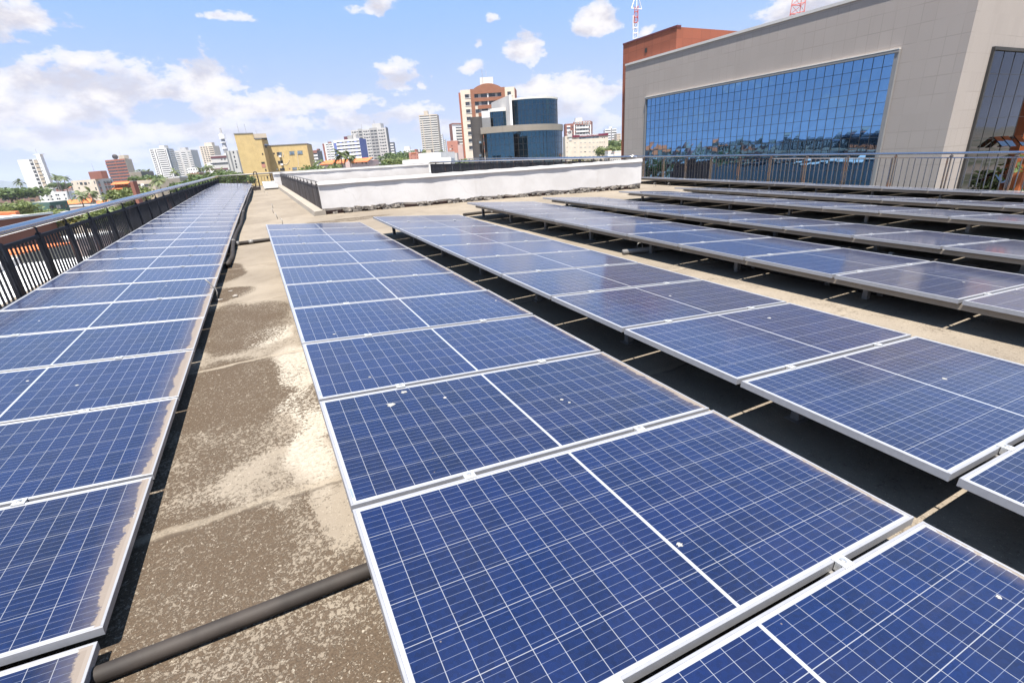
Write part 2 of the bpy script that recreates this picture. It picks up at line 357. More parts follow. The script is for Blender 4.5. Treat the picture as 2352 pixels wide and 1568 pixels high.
# --- weathered roof slab
def roof_mat():
    m, t, b = newmat('weathered_roof_concrete')
    p = t.geo(); x, y, z = t.sep(p)[:3]; p2 = t.comb(x, y, 0.)
    wp = t.vm('ADD', p2, t.scl(t.vm('SUBTRACT', t.noise(p2, 1.3, 3., .5, 0., True), (.5, .5, .5)), .7))
    wx, wy, _ = t.sep(wp)[:3]
    def blob(cx, cy, rx, ry, soft=.45):
        u = t.m('DIVIDE', t.m('SUBTRACT', wx, cx), rx); v = t.m('DIVIDE', t.m('SUBTRACT', wy, cy), ry)
        return t.sm(t.m('ADD', t.m('MULTIPLY', u, u), t.m('MULTIPLY', v, v)), 1.-soft, 1.+soft, 1., 0.)
    big = t.noise(p2, .5, 5., .55); mid = t.noise(p2, 2.6, 5., .6); fine = t.noise(p2, 38., 6., .7, .6); micro = t.noise(p2, 110., 3., .6)
    base = t.mix(t.sm(big, .35, .65), (.165, .137, .106), (.208, .175, .136))
    base = t.mix(t.m('MULTIPLY', t.sm(mid, .42, .72), .50), base, (.134, .109, .083))
    # grime: brown film; strong in the near lane and in listed patches, streaky farther off
    near = t.m('MULTIPLY', t.sm(y, 3.2, 6.5, 1., 0.), t.sm(x, 1.2, 2.4, 1., .3))
    film = t.m('MULTIPLY', near, .60)
    for (cx, cy, rx, ry, k) in [(-.42, 6.0, .6, 1.0, .45), (-.45, 4.1, .55, .8, .5), (-.55, 2.2, .42, .6, .45), (-.1, 1.15, .5, .35, .5), (-.6, 7.6, .35, .5, .45), (-.65, 9.3, .3, .8, .5), (-.8, 12., .28, 1.6, .55), (-.9, 17., .25, 4., .45), (-.3, 1.9, .3, .4, .3), (1.9, 14.5, 1.6, .4, .25)]:
        film = t.m('MAXIMUM', film, t.m('MULTIPLY', blob(cx, cy, rx, ry), k+.30))
    for (cx, cy, rx, ry, k) in [(.06, 4.35, .26, .5, .55), (.02, 3.35, .2, .5, .12), (.0, 5.6, .16, .4, .15), (-.05, 7.2, .4, .8, .2), (.05, 2.6, .13, .7, .5), (-.25, 2.75, .3, .2, .35)]:
        film = t.m('SUBTRACT', film, t.m('MULTIPLY', blob(cx, cy, rx, ry), k))
    film = t.m('ADD', film, t.m('MULTIPLY', t.m('SUBTRACT', mid, .5), .9))
    # flakes: the film breaks up in small chips, ever fewer of them where it is thick
    fl2 = t.noise(p2, 95., 5., .7, .8); fk = t.m('ADD', t.m('MULTIPLY', fine, .55), t.m('MULTIPLY', fl2, .45))
    thr = t.sm(film, -.1, 1.2, .375, .64, 'LINEAR')
    dark = t.sm(t.m('SUBTRACT', thr, fk), -.012, .016)
    veil = t.sm(film, .25, 1.0)
    grime = t.mix(t.sm(micro, .35, .65), (.037, .0240, .0145), (.068, .0465, .0295))
    col = t.mix(t.m('MULTIPLY', veil, .62), base, (.118, .090, .062))
    col = t.mix(t.m('MULTIPLY', dark, t.sm(film, .0, .6, .2, .86)), col, grime)
    pale = t.m('MAXIMUM', blob(.04, 4.3, .26, .5), t.m('MAXIMUM', blob(.02, 3.2, .15, .7), blob(-.1, 5.35, .18, .3)))
    col = t.mix(t.m('MULTIPLY', t.m('MULTIPLY', pale, t.m('SUBTRACT', 1., dark)), t.sm(fine, .4, .6, .35, .85)), col, (.32, .285, .235))
    spn = t.noise(p2, 62., 3., .75, 1.2); sp = t.m('MULTIPLY', t.sm(spn, .615, .66), t.sm(y, 9., 4., 0., 1.)); col = t.mix(t.m('MULTIPLY', sp, .85), col, (.30, .262, .21))
    # casting joints across the lane
    jy = t.m('ADD', y, t.m('MULTIPLY', t.m('SUBTRACT', t.noise(p2, 3., 4.), .5), .16))
    for (yy, w, k) in [(2.52, .03, .6), (4.72, .022, .8), (6.95, .02, .5), (9.4, .02, .5), (12.6, .03, .4)]:
        jl = t.sm(t.m('ABSOLUTE', t.m('SUBTRACT', jy, yy)), w*.5, w*1.6, 1., 0.)
        col = t.mix(t.m('MULTIPLY', jl, k), col, (.225, .188, .143))
        jl2 = t.sm(t.m('ABSOLUTE', t.m('SUBTRACT', jy, yy-.04)), w*.2, w*.8, 1., 0.); col = t.mix(t.m('MULTIPLY', jl2, t.m('MULTIPLY', t.sm(mid, .4, .6), .55)), col, (.055, .041, .03))
    # soot and leaf mould where little sun falls between the rows is left to the light
    t.put(b.inputs['Base Color'], col); b.inputs['Roughness'].default_value = .92; b.inputs['Specular IOR Level'].default_value = .2
    h = t.m('ADD', t.m('MULTIPLY', dark, .5), t.m('ADD', t.m('MULTIPLY', fine, .6), t.m('MULTIPLY', micro, .35)))
    t.put(b.inputs['Normal'], t.bump(h, .7, .012)); return m
MT['roof'] = roof_mat()

def whitewall_mat():
    m, t, b = newmat('cracked_white_render'); p = t.geo(); x, y, z = t.sep(p)[:3]
    n = t.noise(p, .9, 6., .6); st = t.noise(t.comb(t.m('MULTIPLY', x, 2.2), t.m('MULTIPLY', y, 2.2), t.m('MULTIPLY', z, .25)), 1.3, 5., .65); f = t.noise(p, 22., 5., .6)
    col = t.mix(t.sm(n, .35, .65), (.45, .43, .418), (.52, .502, .492))
    col = t.mix(t.m('MULTIPLY', t.sm(st, .55, .8), .30), col, (.36, .33, .31))
    wv = t.vm('ADD', p, t.scl(t.noise(p, 1.6, 3., .5, 0., True), .8))
    v = t.new('ShaderNodeTexVoronoi', feature='DISTANCE_TO_EDGE'); t.put(v.inputs['Vector'], wv); v.inputs['Scale'].default_value = .55
    cr = t.m('MULTIPLY', t.sm(v.outputs['Distance'], .0, .012, 1., 0.), t.sm(n, .45, .6))
    col = t.mix(t.m('MULTIPLY', cr, .35), col, (.35, .32, .30))
    col = t.mix(t.m('MULTIPLY', t.sm(f, .66, .74), .25), col, (.42, .38, .35))
    t.put(b.inputs['Base Color'], col); b.inputs['Roughness'].default_value = .85
    t.put(b.inputs['Normal'], t.bump(t.m('ADD', t.m('MULTIPLY', f, .3), n), .35, .03)); return m
MT['wwall'] = whitewall_mat()

def fence_mat(name, c, rust, chalk):
    m, t, b = newmat(name); p = t.geo(); x, y, z = t.sep(p)[:3]
    st = t.noise(t.comb(t.m('MULTIPLY', x, 3.), t.m('MULTIPLY', y, 3.), t.m('MULTIPLY', z, .35)), 1.7, 5., .65)
    s2 = t.noise(t.comb(t.m('MULTIPLY', x, 4.1), t.m('MULTIPLY', y, 4.1), t.m('ADD', t.m('MULTIPLY', z, .5), 9.)), 1.9, 5., .7)
    col = t.mix(t.sm(st, .35, .65), c, tuple(v*1.7 for v in c))
    col = t.mix(t.m('MULTIPLY', t.sm(st, .60, .74), rust), col, (.15, .055, .02))
    col = t.mix(t.m('MULTIPLY', t.sm(s2, .60, .72), chalk), col, (.48, .48, .50))
    t.put(b.inputs['Base Color'], col); b.inputs['Roughness'].default_value = .6; b.inputs['Specular IOR Level'].default_value = .25; return m
MT['fenceblack'] = fence_mat('black_fence_paint', (.008, .009, .013), .55, .15)
MT['fencegrey'] = fence_mat('weathered_fence_paint', (.040, .034, .033), .6, .75)
def rustysteel():
    m, t, b = newmat('rust_stained_steel'); p = t.geo()
    n = t.noise(p, 2.3, 5., .65); col = t.mix(t.sm(n, .46, .66), (.24, .20, .17), (.16, .07, .03))
    t.put(b.inputs['Base Color'], col); t.put(b.inputs['Metallic'], t.sm(n, .48, .66, .9, .1)); t.put(b.inputs['Roughness'], t.sm(n, .48, .66, .18, .75)); return m
MT['rusty'] = rustysteel()
def stone_mat(name, c, tw=.6, th=.45, var=.12, joint=.35, line=.02):
    """large stone cladding slabs"""
    m, t, b = newmat(name); p = t.geo(); x, y, z = t.sep(p)[:3]
    u = t.m('DIVIDE', t.m('ADD', x, y), tw); v = t.m('DIVIDE', z, th)
    wn = t.new('ShaderNodeTexWhiteNoise'); t.put(wn.inputs['Vector'], t.comb(t.m('FLOOR', u), t.m('FLOOR', v), 0.))
    def ln(q):
        f = t.m('ABSOLUTE', t.m('SUBTRACT', t.m('FRACT', t.m('ADD', q, .5)), .5)); return t.sm(f, line, line*2, 1., 0.)
    n = t.noise(p, .25, 5., .6); g = t.m('MAXIMUM', ln(u), ln(v))
    k = t.m('ADD', t.m('MULTIPLY', t.m('SUBTRACT', wn.outputs['Value'], .5), var*2), t.m('MULTIPLY', t.m('SUBTRACT', n, .5), .35))
    col = t.mix(t.m('ADD', k, .5, clamp=True), tuple(q*.78 for q in c), tuple(min(1, q*1.18) for q in c))
    col = t.mix(t.m('MULTIPLY', t.m('MULTIPLY', g, t.sm(t.noise(p, .5, 3.), .35, .6)), joint), col, tuple(q*.45 for q in c))
    st = t.noise(t.comb(t.m('MULTIPLY', x, 1.1), t.m('MULTIPLY', y, 1.1), t.m('MULTIPLY', z, .05)), 1.2, 5., .6)
    col = t.mix(t.m('MULTIPLY', t.sm(st, .55, .8), .25), col, tuple(q*.5 for q in c))
    t.put(b.inputs['Base Color'], col); b.inputs['Roughness'].default_value = .75; return m
MT['stone'] = stone_mat('beige_stone_cladding', (.300, .262, .235), .62, .85, .055, .34, .016)
MT['redstone'] = stone_mat('red_stone_cladding', (.235, .068, .034), 1.0, .8, .16, .5, .015)
MT['orangestone'] = stone_mat('orange_stone_cladding', (.40, .105, .028), 1., .8, .1, .4, .015)
MT['blackstone'] = stone_mat('black_stone_cladding', (.062, .054, .050), .8, .5, .25, .5, .02)
MT['curtain'] = mirror('blue_curtain_wall_glass', (.135, .275, .47), .02, .02)
MT['curtaindark'] = mirror('dark_curtain_wall_glass', (.022, .027, .044), .02, .03)
MT['drumglass'] = mirror('blue_drum_glass', (.045, .100, .145), .02, .12)
def city_ground_mat():
    m, t, b = newmat('city_ground'); p = t.geo()
    n = t.noise(p, .012, 6., .6); n2 = t.noise(p, .05, 4., .6)
    col = t.mix(t.sm(n, .4, .6), (.07, .085, .035), (.25, .20, .155)); col = t.mix(t.m('MULTIPLY', t.sm(n2, .5, .7), .6), col, (.34, .30, .26))
    t.put(b.inputs['Base Color'], col); b.inputs['Roughness'].default_value = .95; return m
MT['cityground'] = city_ground_mat()
MT['hill'] = simple('wooded_hill', (.07, .085, .06), .95, 0, .3, .002)

# ------------------------------------------------------------------ ground, hills, roof slab
GZ = -14.0
g = MB(); N = 16; rad = [0, 60, 200, 800, 3000, 9000, 14000]
for i in range(len(rad)-1):
    for k in range(48):
        a0, a1 = 2*PI*k/48, 2*PI*(k+1)/48
        q = [(r*math.sin(a), r*math.cos(a), GZ) for r, a in ((rad[i], a0), (rad[i+1], a0), (rad[i+1], a1), (rad[i], a1))]
        if i == 0: q = q[1:]
        g.add(q, [tuple(range(len(q)))])
tag(part(g, 'ground', MT['cityground']), None, None, None, 'structure')
h = MB(); prof = []
for k in range(80):
    px = -700+k*30; hh = 22*math.exp(-((px+60)/150)**2)+13*math.exp(-((px+330)/120)**2)+5*math.exp(-((px-120)/90)**2)+1.5*math.sin(k*.9)+1.2*math.sin(k*2.3)-4
    d = ray(px, 420); d.z = 0; d.normalize(); prof.append((d*9500, max(2, hh)*7.8))
for k in range(79):
    (a, ha), (b_, hb) = prof[k], prof[k+1]
    h.add([(a.x, a.y, GZ-5), (b_.x, b_.y, GZ-5), (b_.x*1.05, b_.y*1.05, hb), (a.x*1.05, a.y*1.05, ha), (b_.x*1.15, b_.y*1.15, GZ-5), (a.x*1.15, a.y*1.15, GZ-5)], [(0, 1, 2, 3), (3, 2, 4, 5)])
tag(part(h, 'hills', MT['hill'], None, True), None, None, None, 'structure')

RX = [-6, -.5, 3, 8, 12, 18]; RZ = [-1.69, -1.675, -1.635, -1.635, -1.69, -1.74]
def rz(x, y): return float(np.interp(x, RX, RZ))+.02*y
def on_roof(px, py):
    r = ray(px, py); z = -1.65
    for _ in range(12):
        k = z/r.z; z = rz(r.x*k, r.y*k)
    return r*k
EX0, EX1, EY1 = -3.45, 17.35, 41.3
rm = MB(); xs = np.linspace(EX0, EX1, 27); ys = np.linspace(-6, EY1, 50)
def rp(i, j):
    x = xs[i]
    if i == 0: x = -3.45+max(0, (ys[j]-9.4))*.0535
    return (x, ys[j], rz(x, ys[j])+.006*math.sin(i*1.3+j*.7))
for i in range(26):
    for j in range(49):
        if 2.6 < (xs[i]+xs[i+1])/2 < 13.6 and 18.6 < (ys[j]+ys[j+1])/2 < 35.6: continue   # the enclosure is a light well
        rm.add([rp(i, j), rp(i+1, j), rp(i+1, j+1), rp(i, j+1)], [(0, 1, 2, 3)])
o = part(rm, 'roof_slab', MT['roof'], None, True)
bm = bmesh.new(); bm.from_mesh(o.data); bmesh.ops.remove_doubles(bm, verts=bm.verts, dist=.001); bmesh.ops.recalc_face_normals(bm, faces=bm.faces)
if sum(f.normal.z for f in bm.faces) < 0: bmesh.ops.reverse_faces(bm, faces=bm.faces)
bm.to_mesh(o.data); bm.free()
tag(o, None, None, None, 'structure')
# body of the building under the roof
bb = MB(); z0 = -2.3; pts = [(-3.5, -6), (17.4, -6), (17.4, 41.35), (-1.78, 41.35), (-3.5, 9.4)]
bb.prism(pts, GZ, z0); tag(solo(bb, 'office_block', MT['ltgrey'], 'grey block that carries the roof with the solar panels', 'building'))

# ------------------------------------------------------------------ solar panels
PW, PL, FH, GAPP = 2.0, 1.002, .038, 1.02955
MT['sticker'] = simple('printed_label', (.16, .19, .27), .5, 0, .3, 200.)
MT['dropping'] = simple('bird_dropping', (.24, .23, .21), .8, 0, .25, 60.)
DROPS = [('A', 0, .36, .80, .026), ('A', 0, .47, .93, .02), ('A', 0, 1.28, .45, .012), ('A', 0, 1.30, .40, .009), ('A', -1, 1.03, .30, .013), ('A', -2, 1.8, .7, .01), ('A', 1, .33, .2, .009), ('A', 2, .25, .12, .012), ('B', 0, 1.2, .5, .016), ('B', 1, 1.35, .75, .018), ('B', 2, 1.1, .6, .016), ('C', 0, .9, .3, .014), ('L', 1, 1.3, .5, .012)]
def make_panel_meshes():
    fr = MB(); w = .010
    fr.box(0, PW, 0, w, -FH, 0); fr.box(0, PW, PL-w, PL, -FH, 0); fr.box(0, w, w, PL-w, -FH, 0); fr.box(PW-w, PW, w, PL-w, -FH, 0)
    fr.box(w, w+.022, w, PL-w, -FH, -FH+.002); fr.box(PW-w-.022, PW-w, w, PL-w, -FH, -FH+.002)
    # grooves along the outer faces
    fm = fr.mesh('frame'); fm.materials.append(MT['alu'])
    bm = bmesh.new(); bm.from_mesh(fm); bmesh.ops.bevel(bm, geom=[e for e in bm.edges if e.calc_length() > .5], offset=.0012, segments=1, affect='EDGES'); bm.to_mesh(fm); bm.free()
    s = MB(); e = w-.001; s.box(e, PW-e, e, PL-e, -.0085, -.0025); sm_ = s.mesh('cell_sheet'); sm_.materials.append(MT['pv'])
    j = MB(); j.box(.94, 1.06, .80, .90, -.035, -.0095); jm = j.mesh('junction_box'); jm.materials.append(MT['pvc'])
    c = MB(); yc = -(GAPP-PL)/2
    c.box(-.026, .026, yc-.0255, yc+.0255, .0005, .0050); c.box(-.026, -.022, yc-.010, yc+.010, -.03, .0005); c.box(.022, .026, yc-.010, yc+.010, -.03, .0005)
    cm = c.mesh('clamp'); cm.materials.append(MT['clamp'])
    bo = MB(); n = 6; bo.prism([(.0085*math.cos(k*PI/3), yc+.0085*math.sin(k*PI/3)) for k in range(6)], .0050, .0115)
    bo.prism([(.0125*math.cos(k*PI/8), yc+.0125*math.sin(k*PI/8)) for k in range(16)], .0052, .0064)
    bmh = bo.mesh('bolt'); bmh.materials.append(MT['bolt'])
    return fm, sm_, jm, cm, bmh
PM = make_panel_meshes()
ORD = ['', 'first', 'second', 'third', 'fourth', 'fifth', 'sixth', 'seventh', 'eighth', 'ninth', 'tenth', 'eleventh', 'twelfth', 'thirteenth', 'fourteenth', 'fifteenth', 'sixteenth', 'seventeenth', 'eighteenth', 'nineteenth', 'twentieth']
def ordn(n):
    if n <= 20: return ORD[n]
    tens = {2: 'twent', 3: 'thirt', 4: 'fort', 5: 'fift', 6: 'sixt', 7: 'sevent', 8: 'eight', 9: 'ninet'}[n//10]
    return tens+'y-'+ORD[n % 10] if n % 10 else tens+'ieth'
# row: x and z of the high left edge at y = 0, first joint, slope, drift, bend, tilt, first and last panel index, dust, description
ROWS = [
 ('L', -2.859, -1.409, 2.941, .0268, .0213, .00022, 4.64, -2, 33, 1.0, 'in the long row beside the black fence'),
 ('A', .0787, -1.2841, 1.702, .0207, .0052, 0, 4.82, -3, 10, .62, 'in the row right of the bare concrete walkway'),
 ('B', 2.309, -1.3434, .666, .0294, -.0074, 0, 4.89, -2, 10, .16, 'in the second row right of the walkway'),
 ('C', 5.016, -1.369, 1.739, .0293, -.0113, 0, 4.54, -2, 10, .12, 'in the third row right of the walkway'),
 ('D', 7.298, -1.385, 2.85, .0236, -.0084, 0, 5.0, -2, 9, .1, 'in the fourth row right of the walkway'),
 ('E', 9.851, -1.384, 3.864, .0194, .0005, 0, 4.78, -2, 8, .1, 'in the fifth row right of the walkway'),
 ('F', 12.318, -1.453, 5.096, .0170, 0, 0, 4.78, -2, 7, .1, 'in the sixth row right of the walkway'),
 ('G', 14.62, -1.475, 7.33, .0221, 0, 0, 4.78, -3, 10, .1, 'in the last row along the chrome railing')]
def row_frame(r, y):
    nm, xl, zl, y0, sl_, dy, q, tau, *_ = r; ta = R_(tau)
    ey = Vector((dy+2*q*y, 1, sl_)).normalized(); ex = Vector((math.cos(ta), 0, -math.sin(ta))); ex = (ex-ey*ex.dot(ey)).normalized(); ez = ex.cross(ey)
    return Vector((xl+dy*y+q*y*y, y, zl+sl_*y)), ex, ey, ez
def visible(pts):
    for p in pts:
        if p.dot(FW) < .1: continue
        a, b_, d = pix(p)
        if -60 < a < 2412 and -60 < b_ < 1628: return True
    return False
for r in ROWS:
    nm, k0, k1, dust, desc = r[0], r[8], r[9], r[10], r[11]
    made = []
    for k in range(k0, k1):
        y = r[3]+k*GAPP+(GAPP-PL)/2
        O, ex, ey, ez = row_frame(r, y)
        if nm == 'L' and k == -2: O = O-ez*.03-ex*.015
        cs = [O+ex*(PW*u)+ey*(PL*v) for u in (0, .25, .5, .75, 1) for v in (0, .5, 1)]
        if visible(cs): made.append((k, O, ex, ey, ez))
    for i, (k, O, ex, ey, ez) in enumerate(made):
        jit = Matrix.Rotation(random.gauss(0, .0012), 3, 'X') @ Matrix.Rotation(random.gauss(0, .0012), 3, 'Y')
        root = link('solar_panel'); root.empty_display_size = .2
        M = Matrix((ex, ey, ez)).transposed() @ jit
        root.matrix_world = Matrix.Translation(O) @ M.to_4x4()
        n = i+1
        extra = ''
        if nm == 'L' and k == -2: extra = ', slightly lowered'
        last = len(made)-1
        pos = 'farthest blue solar panel ' if i == last else ('nearest solar panel ' if i == 0 else 'solar panel ')
        cnt = '' if i in (0, last) else ', %s from near end' % ordn(n)
        tag(root, pos+desc+cnt+extra, 'solar panel', 'solar panels '+desc)
        for me, pn in zip(PM[:3], ('frame', 'cell_sheet', 'junction_box')):
            ch = link(pn, me, root)
            if pn == 'cell_sheet': ch.color = (max(0., dust*random.uniform(.45, 1.3)), 0, 0, 1)
        if True:
            for cx in (.48, 1.47):
                c = link('clamp', PM[3], root, (cx+random.uniform(-.02, .02), 0, 0)); link('bolt', PM[4], c)
        if nm == 'A' and k < 5:
            st_ = MB(); st_.box(.0125, .0205, .05, .115, -.0026, -.0018); o_ = link('label_strip', st_.mesh('label_strip'), root); o_.data.materials.append(MT['sticker'])
        for (rn, kk, dx_, dy_, sz) in DROPS:
            if rn == nm and kk == k:
                db_ = MB(); n_ = 13; pts_ = [(dx_+sz*(1+.35*math.sin(q*2.3+dx_*9)+.2*math.sin(q*5.1))*math.cos(2*PI*q/n_), dy_+sz*.75*(1+.3*math.sin(q*1.7+dy_*7))*math.sin(2*PI*q/n_)) for q in range(n_)]
                db_.prism(pts_, -.0024, -.0012); o_ = link('bird_dropping', db_.mesh('bird_dropping'), root); o_.data.materials.append(MT['dropping'])
    # rack: two rails and short posts
    ya, yb = made[0][1].y, made[-1][1].y+PL
    O, ex, ey, ez = row_frame(r, ya); rk = thing('panel_rack', Vector((O.x+1, O.y, rz(O.x+1, O.y))), 'steel rails and posts under the panels '+desc, 'rack', 'racks under the panel rows')
    for u in (.48, 1.47):
        mb = MB(); ys_ = np.arange(ya-.05, yb+.05, 2.0).tolist()+[yb+.05]
        pp = [row_frame(r, yy) for yy in ys_]
        for a, b_ in zip(pp[:-1], pp[1:]):
            mb.bar(a[0]+a[1]*u-a[3]*.064, b_[0]+b_[1]*u-b_[3]*.064, .04, .048)
        part(mb, 'rail', MT['galv'], rk)
    for yy in np.arange(ya+.35, yb, 1.55):
        f = row_frame(r, yy)
        for u in (.40, 1.55):
            p = f[0]+f[1]*u-f[3]*.09; zb = rz(p.x, p.y)-.01
            if p.z-zb < .03: continue
            mb = MB(); mb.box(p.x-.03, p.x+.03, p.y-.025, p.y+.025, zb+.006, p.z); mb.box(p.x-.06, p.x+.06, p.y-.05, p.y+.05, zb, zb+.012)
            part(mb, 'post', MT['galv'], rk)
    if nm in 'BCDEF':
        pts_ = []
        for i_, yy in enumerate(np.arange(ya+.2, yb, .26)):
            f = row_frame(r, yy); pts_.append(f[0]+f[1]*.16-f[3]*(.06+.035*abs(math.sin(i_*.8))+.012*math.sin(i_*2.9)))
        mb = MB(); mb.tube(pts_, .006, 5); part(mb, 'cable', MT['pvc'], rk)
    if nm in 'CDEFG':
        mb = MB(); f0 = row_frame(r, ya+.1); f1 = row_frame(r, yb-.35)
        for a in (f0, f1): pass
        mb.bar(f0[0]+f0[1]*.10-f0[3]*.075, f1[0]+f1[1]*.10-f1[3]*.075, .03, .05); part(mb, 'edge_beam', MT['concrete'], rk)

# ------------------------------------------------------------------ conduits and small things on the roof
def conduit(pts, r, label, mat='pvc', clamps=0, n=14):
    mb = MB(); mb.tube(pts, r, n)
    c = Vector(pts[0]); o = thing('conduit', c, label, 'conduit', 'black conduits on the roof')
    part(mb, 'pipe', MT[mat], o, True)
    for i in range(clamps):
        t_ = (i+.6)/clamps; j = min(int(t_*(len(pts)-1)), len(pts)-2); fr = t_*(len(pts)-1)-j
        p = Vector(pts[j]).lerp(Vector(pts[j+1]), fr); d = (Vector(pts[j+1])-Vector(pts[j])).normalized()
        cb = MB(); cb.tube([p-d*.025, p+d*.025], r*1.14, 12); part(cb, 'coupling', MT['fitting'], o, True)
    return o
def gp(px, py, r): p = on_roof(px, py); return Vector((p.x, p.y, rz(p.x, p.y)+r))
a, b_ = gp(225, 1566, .031), gp(855, 1318, .031); d = (b_-a)
conduit([a-d*.6, a, a+d*.33, a+d*.66, b_, b_+d*.8, b_+d*1.6], .031, 'thick dark conduit crossing the concrete walkway in the foreground')
a, b_ = gp(530, 566, .04), gp(624, 554, .04); d = b_-a
o = conduit([a-d*.05, b_, b_+d*2.], .04, 'dark conduit crossing the walkway at the far end of the middle row', 'pvc', 0)
for k, (f, w) in enumerate([(0.02, 1.7), (.16, 1.3), (.5, 1.2)]):
    q = a+d*f; dn = d.normalized(); mb = MB(); mb.tube([q-dn*.045, q+dn*.045], .04*w, 12); part(mb, 'coupling', MT['fitting'], o, True)
lf = [row_frame(ROWS[0], yy) for yy in (9.6, 10.6, 12, 14, 16, 18, 20, 23, 26, 30, 34)]
pts = [f[0]+f[1]*(2.04+.02*math.sin(i*1.7))-f[3]*(.10+.05*math.sin(i*2.1)) for i, f in enumerate(lf)]
conduit(pts, .04, 'sagging black conduit hung along the low edge of the leftmost row', 'pvc', 3, 10)
pts = [gp((2500+zx/1.4737)/1.7415, (850+zy/1.4737)/1.7415, .042) for zx, zy in [(1585, 502), (1500, 490), (1350, 458), (1090, 408), (835, 348), (450, 258), (150, 190), (-60, 140), (-300, 88)]]
conduit(pts, .042, 'black conduit lying under the high edge of the third row', 'pvc', 5)
a = gp(1450, 583, .04); b_ = gp(1545, 573, .04); d = b_-a
o = conduit([a-d*.2, b_, b_+d*.4], .04, 'grey conduit branching across the gap towards the third row', 'fitting', 1)
pts = [Vector((7.35, y, rz(7.35, y)+.045)) for y in (2.5, 4, 6, 8, 10, 12)]
conduit(pts, .042, 'black conduit lying under the high edge of the fourth row', 'pvc', 5)
pts = [gp(1065, 497, .04), gp(1120, 490, .04), gp(1175, 489, .04)]
conduit(pts, .04, 'short black conduit end beside the far end of the third row', 'pvc', 1)
def hook(p, s, label, pts):
    mb = MB(); mb.tube([p+Vector(q)*s for q in pts], .009, 8); solo(mb, 'rebar_hook', MT['galv'], label, 'rebar', 'rebar sticking out of the roof', True)
hook(gp(498, 690, 0), 1, 'bent rebar hook beside the leftmost row', [(0, 0, 0), (.03, .02, .10), (.02, .02, .15), (-.05, .06, .26), (-.07, .07, .28)])
for (px, py, lb) in [(1463, 580, 'rebar loop beside the conduit between the second and third rows'), (2615/1.7415, 747/1.7415, 'left of two rebar loops near the far corner of the white wall'), (2672/1.7415, 747/1.7415, 'right of two rebar loops near the far corner of the white wall')]:
    p = gp(px, py, 0); hook(p, 1, lb, [(0, 0, 0), (0, 0, .10), (.04, .02, .14), (.12, .04, .13), (.15, .05, .08), (.15, .05, 0)])
st = [(567, 468, 'leaning'), (569, 500, 'short'), (573, 490, 'thin'), (560, 520, 'crooked')]
for i, (zx, zy) in enumerate([(575, 885), (605, 925), (670, 1060), (675, 1115), (722, 1175), (775, 1235)]):
    px, py = (850+zx/2.767)/1.7415, (450+zy/2.767)/1.7415
    hook(gp(px, py, 0), 1, 'rebar stub standing on the walkway by the white enclosure, %s from the far end' % ORD[i+1], [(0, 0, 0), (random.uniform(-.02, .02), 0, .09), (random.uniform(-.05, .05), .02, .17)])
for i, (px, py, s) in enumerate([(537, 683, .035), (505, 690, .03), (530, 670, .02)]):
    p = gp(px, py, 0); mb = MB()
    vs = [p+Vector((random.uniform(-1, 1)*s*1.5, random.uniform(-1, 1)*s, random.uniform(0, 1)*s)) for _ in range(10)]
    bm = bmesh.new(); [bm.verts.new(v) for v in vs]; bmesh.ops.convex_hull(bm, input=bm.verts); me = bpy.data.meshes.new('rubble_chip'); bm.to_mesh(me); bm.free(); me.materials.append(MT['rubble'])
    tag(link('rubble_chip', me), '%s chip of broken concrete near the bent rebar hook' % ('largest', 'middle-sized', 'smallest')[i], 'rubble', 'concrete chips on the walkway')

